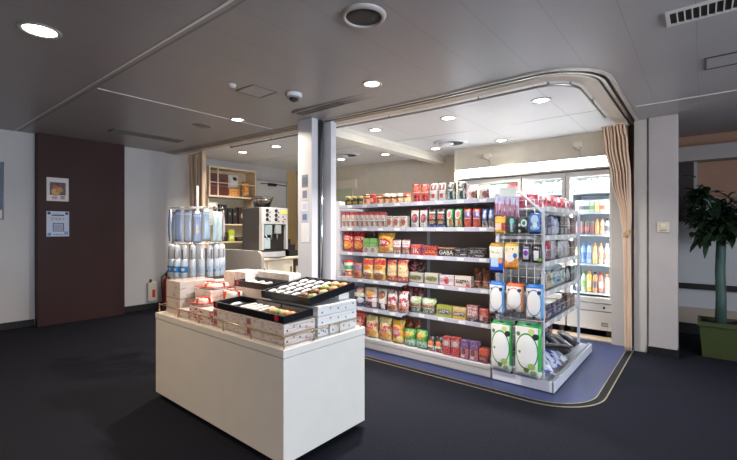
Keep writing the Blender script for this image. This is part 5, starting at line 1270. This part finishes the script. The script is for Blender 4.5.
# ================================================================== FRIDGES
FW = mat('fridge_white', s(226, 222, 214), .4, var=.02); FIN = mat('fridge_inside', s(230, 238, 246), .4)
FY = 5.68
STRIP = emit('fridge_strip', (.86, .93, 1.), 16.)
LBOX = emit('light_box_white', (1., 1., .98), 4.)
def fridge(label, x0, x1, sz):
    cx, w = (x0+x1)/2, x1-x0
    t = thing('drinks_fridge', label, 'fridge', (cx, FY, 0))
    def fb(nm, m, a0, a1, b0, b1, z0, z1, bev=0., par=None): return MB().box(a0, a1, b0, b1, z0, z1, bev=bev).build(nm, m, par or t)
    h = w/2-.003
    b = MB().box(-h, -h+.03, .05, .7, .1, 2.09).box(h-.03, h, .05, .7, .1, 2.09).box(-h+.03, h-.03, .05, .7, 2.03, 2.09).box(-h+.03, h-.03, .05, .7, .1, .46)
    b.build('cabinet', FW, t)
    fb('liner', FIN, -h+.031, h-.031, .66, .699, .46, 2.03)
    fb('lower_panel', FW, -h+.004, h-.004, 0, .05, .1, .325, .004)
    dr = fb('upper_panel', FW, -h+.004, h-.004, -.004, .05, .335, .425, .004)
    MB().lathe([(.002, -.012), (.012, -.01), (.014, 0)], n=12, axis='y').build('lock', STEELD, dr, (w*.3, -.004, .38))
    for k in range(3): fb('rating_mark', mat('mark_grey', s(110, 104, 100), .5), w*.24, w*.38, -.002, .001, .15+.018*k, .16+.018*k)
    e = .045
    d = MB().box(-h+.002, -h+e, -.02, .04, .44, 2.075, bev=.004).box(h-e, h-.002, -.02, .04, .44, 2.075, bev=.004).box(-h+e, h-e, -.02, .04, .44, .5).box(-h+e, h-e, -.02, .04, 2.015, 2.075).build('door_frame', FW, t)
    fb('door_glass', GLASS, -h+e, h-e, .005, .011, .5, 2.015, 0, d)
    fb('door_handle', ALU, -h+.012, -h+.026, -.05, -.02, 1.0, 1.3, .004, d)
    for sx in (-1, 1): fb('lamp_strip', STRIP, *sorted((sx*(h-.035), sx*(h-.047))), .06, .085, .5, 2.0)
    for z in sz: fb('shelf', FIN, -h+.032, h-.032, .1, .64, z-.022, z-.002)
    mat('lightbox_edge', s(190, 186, 180), .4)
    fb('light_box', LBOX, -h-.003, h+.003, -.05, .3, 2.115, 2.245)
    fb('added_light_shield', MATS['lightbox_edge'], -h-.003, h+.003, -.056, .3, 2.246, 2.26)  # added opaque plate, keeps the box's upward glow off the bulkhead
    fb('light_box_frame', mat('lightbox_edge', s(190, 186, 180), .4), -h-.003, h+.003, -.052, .3, 2.096, 2.115)
    for x in (-h+.06, h-.06): fb('foot', STEELD, x-.025, x+.025, .05, .1, 0, .1)
    return t, cx
SH3 = (1.83, 1.565, 1.28, .905, .54)
fridge('white glass-door drinks fridge on the left, mostly behind the gondola', -2.9, -1.935, SH3)
fridge('white glass-door drinks fridge in the middle behind the end display', -1.93, -1.365, SH3)
fridge('white glass-door drinks fridge on the right beside the curtain', -1.36, -.825, SH3)
CAPS = {'white': LIDW, 'dark': BLACKP, 'green': mat('cap_green', s(60, 150, 70), .35), 'orange': mat('cap_orange', s(226, 130, 40), .35), 'blue': mat('cap_blue', s(60, 110, 200), .35), 'red': mat('cap_red', s(190, 40, 44), .35), 'gold': MATS['lid_gold']}
def drink(kind, colour, cap, label, x, y, z, h, r, band=None):
    colour = tuple(v*.82+.1 for v in colour); band = tuple(v*.82+.1 for v in band) if band else None
    key = 'd_'+kind+'_'+'_'.join(f'{v:.2f}' for v in colour)+('b' if band else '')
    if key not in MATS: pk(key, colour, *((('band', .25, .6, band),) if band else ()), rough=.18, coat=.4)
    nm, cat = {'bottle': ('drink_bottle', 'bottle'), 'can': ('drink_can', 'can'), 'carton': ('drink_carton', 'carton'), 'jar': ('drink_jar', 'jar')}[kind]
    t = thing(nm, label, cat, (x, y, z), 0, 'drinks in the fridges')
    if kind == 'bottle':
        MB().lathe([(r*.85, 0), (r, .012), (r, h*.66), (r*.86, h*.76), (r*.48, h*.87), (r*.48, h*.91)], n=14).build('bottle_body', MATS[key], t)
        MB().lathe([(r*.5, h*.885), (r*.5, h*.99), (r*.4, h)], n=12).build('cap', CAPS[cap], t)
    elif kind == 'can':
        MB().lathe([(r*.8, 0), (r, .01), (r, h*.9), (r*.84, h*.97)], n=14).build('can_body', MATS[key], t)
        MB().lathe([(r*.84, h*.965), (r*.84, h), (r*.7, h*.985), (.002, h*.985)], n=14).build('lid', ALU, t)
    elif kind == 'jar':
        MB().lathe([(r*.9, 0), (r, .01), (r, h*.78), (r*.9, h*.8)], n=14).build('jar_body', MATS[key], t)
        MB().lathe([(r*1.0, h*.79), (r*1.02, h*.97), (r*.9, h)], n=14).build('lid', CAPS[cap], t)
    else:
        MB().box(-r, r, -r, r, 0, h*.86, bev=.003).build('carton_body', MATS[key], t)
        MB().box(-r, r, -r*.2, r*.2, h*.86, h, bev=.002).build('gable', CAPS[cap], t)
def fill(x0, x1, lv, z, items, where):
    n = len(items); st = (x1-x0)/n
    for i, (kind, c, cap, nm, h, band) in enumerate(items):
        drink(kind, c, cap, f'{nm}, {ORD[i]} from left on {lv} {where}', x0+st*(i+.5), FY+.17, z, h, min(st/2-.0015, .042), band)
A, B = -1.29, -.895
w3 = 'fridge shelf, right fridge'
fill(A, B, 'top', 1.831, [('jar', s(190, 160, 120), 'white', 'tan jar', .14, s(226, 210, 180)), ('jar', s(190, 160, 120), 'white', 'tan jar', .14, s(226, 210, 180)), ('jar', s(176, 130, 96), 'dark', 'black-lidded tan jar', .17, s(60, 50, 50)), ('jar', s(176, 130, 96), 'dark', 'black-lidded tan jar', .17, s(60, 50, 50)), ('can', s(226, 214, 216), 'white', 'white can', .17, s(236, 190, 196)), ('can', s(226, 224, 226), 'white', 'plain white can', .16, None)], w3)
fill(A, B, 'second', 1.566, [('carton', s(226, 222, 224), 'white', 'white carton', .16, s(190, 120, 130)), ('carton', s(226, 226, 222), 'white', 'pale carton', .16, s(60, 60, 66)), ('carton', s(214, 230, 206), 'white', 'white and green carton', .16, s(50, 80, 60)), ('carton', s(226, 230, 206), 'white', 'lime carton', .16, s(130, 170, 110)), ('carton', s(236, 226, 176), 'white', 'cream carton', .16, s(232, 214, 110)), ('carton', s(236, 210, 190), 'white', 'cream and red carton', .16, s(214, 76, 60)), ('carton', s(236, 222, 180), 'white', 'yellow carton', .16, s(236, 190, 120))], w3)
fill(A, B, 'third', 1.281, [('can', s(90, 60, 58), 'red', 'dark brown can', .17, s(196, 90, 96)), ('can', s(110, 74, 64), 'red', 'red-banded can', .17, s(190, 60, 66)), ('can', s(96, 62, 54), 'red', 'brown can', .17, s(196, 90, 80)), ('can', s(120, 84, 70), 'red', 'tan brown can', .17, s(180, 60, 60)), ('bottle', s(232, 160, 80), 'orange', 'orange bottle', .2, s(240, 196, 120)), ('bottle', s(240, 206, 170), 'orange', 'peach bottle', .2, s(236, 160, 90)), ('bottle', s(214, 206, 216), 'dark', 'white bottle', .2, s(60, 60, 80))], w3)
fill(A, B, 'fourth', .906, [('bottle', s(206, 216, 120), 'green', 'lime yellow bottle', .26, s(226, 232, 190)), ('bottle', s(120, 170, 226), 'blue', 'blue bottle', .26, s(50, 100, 200)), ('bottle', s(190, 206, 236), 'blue', 'pale blue bottle', .26, s(140, 160, 226)), ('bottle', s(240, 190, 110), 'orange', 'orange juice bottle', .26, s(240, 210, 150)), ('bottle', s(240, 216, 176), 'orange', 'cream bottle', .26, s(236, 170, 120)), ('bottle', s(236, 222, 200), 'white', 'pale peach bottle', .26, s(226, 130, 110))], w3)
fill(A, B, 'fifth', .541, [('bottle', s(60, 56, 66), 'dark', 'dark cola bottle', .26, s(210, 206, 214)), ('bottle', s(200, 214, 190), 'green', 'pale green bottle', .26, s(120, 190, 70)), ('bottle', s(240, 190, 40), 'orange', 'bright yellow bottle', .27, s(236, 220, 180)), ('bottle', s(214, 140, 40), 'dark', 'amber bottle', .26, s(90, 50, 40)), ('bottle', s(196, 110, 90), 'red', 'rose tea bottle', .26, s(232, 200, 190)), ('bottle', s(206, 150, 120), 'orange', 'light brown bottle', .24, None)], w3)
w2 = 'shelf of the middle fridge'
fill(-1.87, -1.42, 'top', 1.831, [('bottle', s(226, 190, 190), 'white', 'white-capped red bottle', .15, s(206, 90, 96)), ('bottle', s(206, 222, 190), 'green', 'green-capped pale bottle', .15, s(236, 240, 226)), ('bottle', s(170, 176, 214), 'blue', 'blue grey bottle', .17, s(210, 216, 236)), ('can', s(70, 80, 84), 'dark', 'dark slim can', .15, s(130, 140, 140)), ('bottle', s(120, 136, 126), 'dark', 'grey green bottle', .17, s(176, 190, 176)), ('can', s(60, 72, 66), 'dark', 'dark green can', .16, s(200, 120, 120))], w2)
for lv, z, c, c2 in (('second', 1.566, s(206, 110, 120), s(226, 190, 196)), ('third', 1.281, s(120, 170, 210), s(220, 230, 240)), ('fourth', .906, s(220, 190, 110), s(236, 226, 190)), ('fifth', .541, s(110, 80, 70), s(190, 150, 120))):
    fill(-1.87, -1.42, lv, z, [('bottle', c, 'white', 'bottle with pale band', .22, c2) for k in range(6)], w2)
w1 = 'shelf of the left fridge'
fill(-2.84, -1.99, 'top', 1.831, [('carton', s(214, 60, 64), 'red', 'red carton', .16, None), ('carton', s(236, 226, 216), 'white', 'white carton', .15, s(214, 206, 200)), ('carton', s(232, 214, 96), 'gold', 'yellow carton', .17, None), ('carton', s(232, 218, 110), 'gold', 'pale yellow carton', .17, s(240, 232, 180)), ('carton', s(120, 190, 96), 'green', 'green carton', .17, s(206, 230, 190)), ('carton', s(120, 190, 96), 'green', 'green carton', .17, s(206, 230, 190)), ('carton', s(96, 170, 84), 'green', 'deep green carton', .17, s(190, 220, 170)), ('carton', s(206, 60, 66), 'red', 'red and white carton', .17, s(236, 214, 214)), ('carton', s(200, 50, 56), 'red', 'bright red carton', .17, None)], w1)

# ================================================================== POTTED PLANT
t = thing('potted_plant', 'dark leafy potted plant with thick green trunk at the right edge', 'plant', (.15, 5.72, 0))
POT = mat('pot_green', s(56, 64, 26), .5, var=.1, bump=.1, bscale=30)
b = MB()
def sq(z, a): return [b.bm.verts.new((x*a, y*a, z)) for x, y in ((-1, -1), (1, -1), (1, 1), (-1, 1))]
r0, r1, r2, r3, r4 = sq(0, .15), sq(.33, .175), sq(.33, .19), sq(.372, .19), sq(.372, .165)
r5 = sq(.32, .16)
for a, c in ((r0, r1), (r1, r2), (r2, r3), (r3, r4), (r4, r5)):
    for i in range(4): b.bm.faces.new((a[i], a[(i+1) % 4], c[(i+1) % 4], c[i]))
b.bm.faces.new(r0[::-1]); b.bm.faces.new(r5)
b.build('pot', POT, t)
MB().box(-.162, .162, -.162, .162, .31, .335).build('soil', mat('soil', s(44, 34, 26), .9, bump=.6, bscale=60), t)
rnd = random.Random(5)
TR = mat('trunk_green', s(60, 84, 76), .6, var=.25, scale=14, stretch=(1, 1, .4), bump=.3, bscale=40)
MB().tube([(0, 0, .32), (.004, 0, .6), (-.004, 0, .9), (.004, 0, 1.2), (0, 0, 1.42)], [.05, .046, .044, .042, .036], 14).build('trunk', TR, t)
bb = MB()
br = []
for k in range(16):
    a = 2*math.pi*k/16+rnd.uniform(-.2, .2); L_ = rnd.uniform(.22, .42); zz = rnd.uniform(1.2, 1.45); L_ = min(L_, .22) if math.cos(a) < -.2 else L_; up = rnd.uniform(-.1, .38)
    p = [(0, 0, zz), (L_*.5*math.cos(a), L_*.5*math.sin(a), zz+up*.6+.06), (L_*math.cos(a), L_*math.sin(a), zz+up)]
    bb.tube(p, [.016, .011, .006], 6); br.append(p)
bb.build('branches', TR, t)
LEAFM = mat('leaf_green', s(28, 48, 26), .4, var=.35, scale=5)
fo = MB()
def leaf(p, d, ln, wd):
    d = d.normalized(); side = d.cross(Vector((0, 0, 1)))
    if side.length < .1: side = Vector((1, 0, 0))
    side.normalize(); nrm = side.cross(d)
    mid = []
    for i in range(5):
        u = i/4; c = p+d*ln*u-Vector((0, 0, 1))*ln*.35*u*u; w_ = wd*math.sin(math.pi*(.08+.9*u))**.8
        mid.append((fo.bm.verts.new(c-side*w_+nrm*w_*.3), fo.bm.verts.new(c), fo.bm.verts.new(c+side*w_+nrm*w_*.3)))
    for a, c in zip(mid, mid[1:]):
        for j in (0, 1):
            f = fo.bm.faces.new((a[j], a[j+1], c[j+1], c[j])); f.smooth = True
for p in br:
    for q in range(44):
        u = rnd.uniform(.3, 1.0); k = Vector(p[1]).lerp(Vector(p[2]), (u-.3)/.7) if u > .5 else Vector(p[0]).lerp(Vector(p[1]), u*2)
        k = k+Vector((rnd.gauss(0, .05), rnd.gauss(0, .05), rnd.gauss(0, .05)))
        d = Vector((k.x*1.5+rnd.gauss(0, .25), k.y*1.5+rnd.gauss(0, .25), rnd.uniform(-.25, .35)))
        if k.x < -.26 or k.x+d.normalized().x*.17 < -.34: continue
        leaf(k, d, rnd.uniform(.11, .2), rnd.uniform(.018, .034))
bmesh.ops.translate(fo.bm, verts=fo.bm.verts, vec=(0, 0, 0))
fo.build('foliage', LEAFM, t)

# ================================================================== LIGHT AND CAMERA
w = bpy.data.worlds.new('World'); scene.world = w; w.use_nodes = True
bg = w.node_tree.nodes['Background']
bg.inputs['Color'].default_value = (.72, .84, 1., 1); bg.inputs['Strength'].default_value = WORLD
for y, k in ((-1.95, .5), (.25, 1.0), (2.45, 1.35)):     # daylight entering by the windows on the right-hand side
    l = bpy.data.lights.new('window_daylight', 'AREA'); l.shape = 'RECTANGLE'; l.size = 1.4; l.size_y = 1.8; l.energy = WINDOW*k; l.color = (.78, .88, 1.)
    o = link('window_daylight', l, None, (3.35, y, 1.55)); o.rotation_euler = (0, R(90), 0)
for x, e in ((-2.42, 16), (-1.65, 14), (-1.1, 16)):   # tubes of the fridges, above the goods behind the glass
    l = bpy.data.lights.new('fridge_tube', 'AREA'); l.shape = 'RECTANGLE'; l.size = .4; l.size_y = .05; l.energy = e; l.color = (.88, .94, 1.)
    link('fridge_tube', l, None, (x, FY+.1, 2.02)).rotation_euler = (R(12), 0, 0)

cam = bpy.data.cameras.new('Camera'); co = link('Camera', cam, None, (0, 0, 1.35))
co.rotation_euler = (R(90), 0, R(39.5))
cam.sensor_width = 36; cam.lens = 405/737*36; cam.shift_y = -1/737; cam.clip_start = .02
scene.camera = co
vs = scene.view_settings
vs.view_transform = 'Standard'; vs.look = 'None'; vs.gamma = 1; vs.use_curve_mapping = False; vs.exposure = EXPO
scene.cycles.use_denoising = True
scene.cycles.max_bounces = 8; scene.cycles.transparent_max_bounces = 16
scene.cycles.sample_clamp_indirect = 4
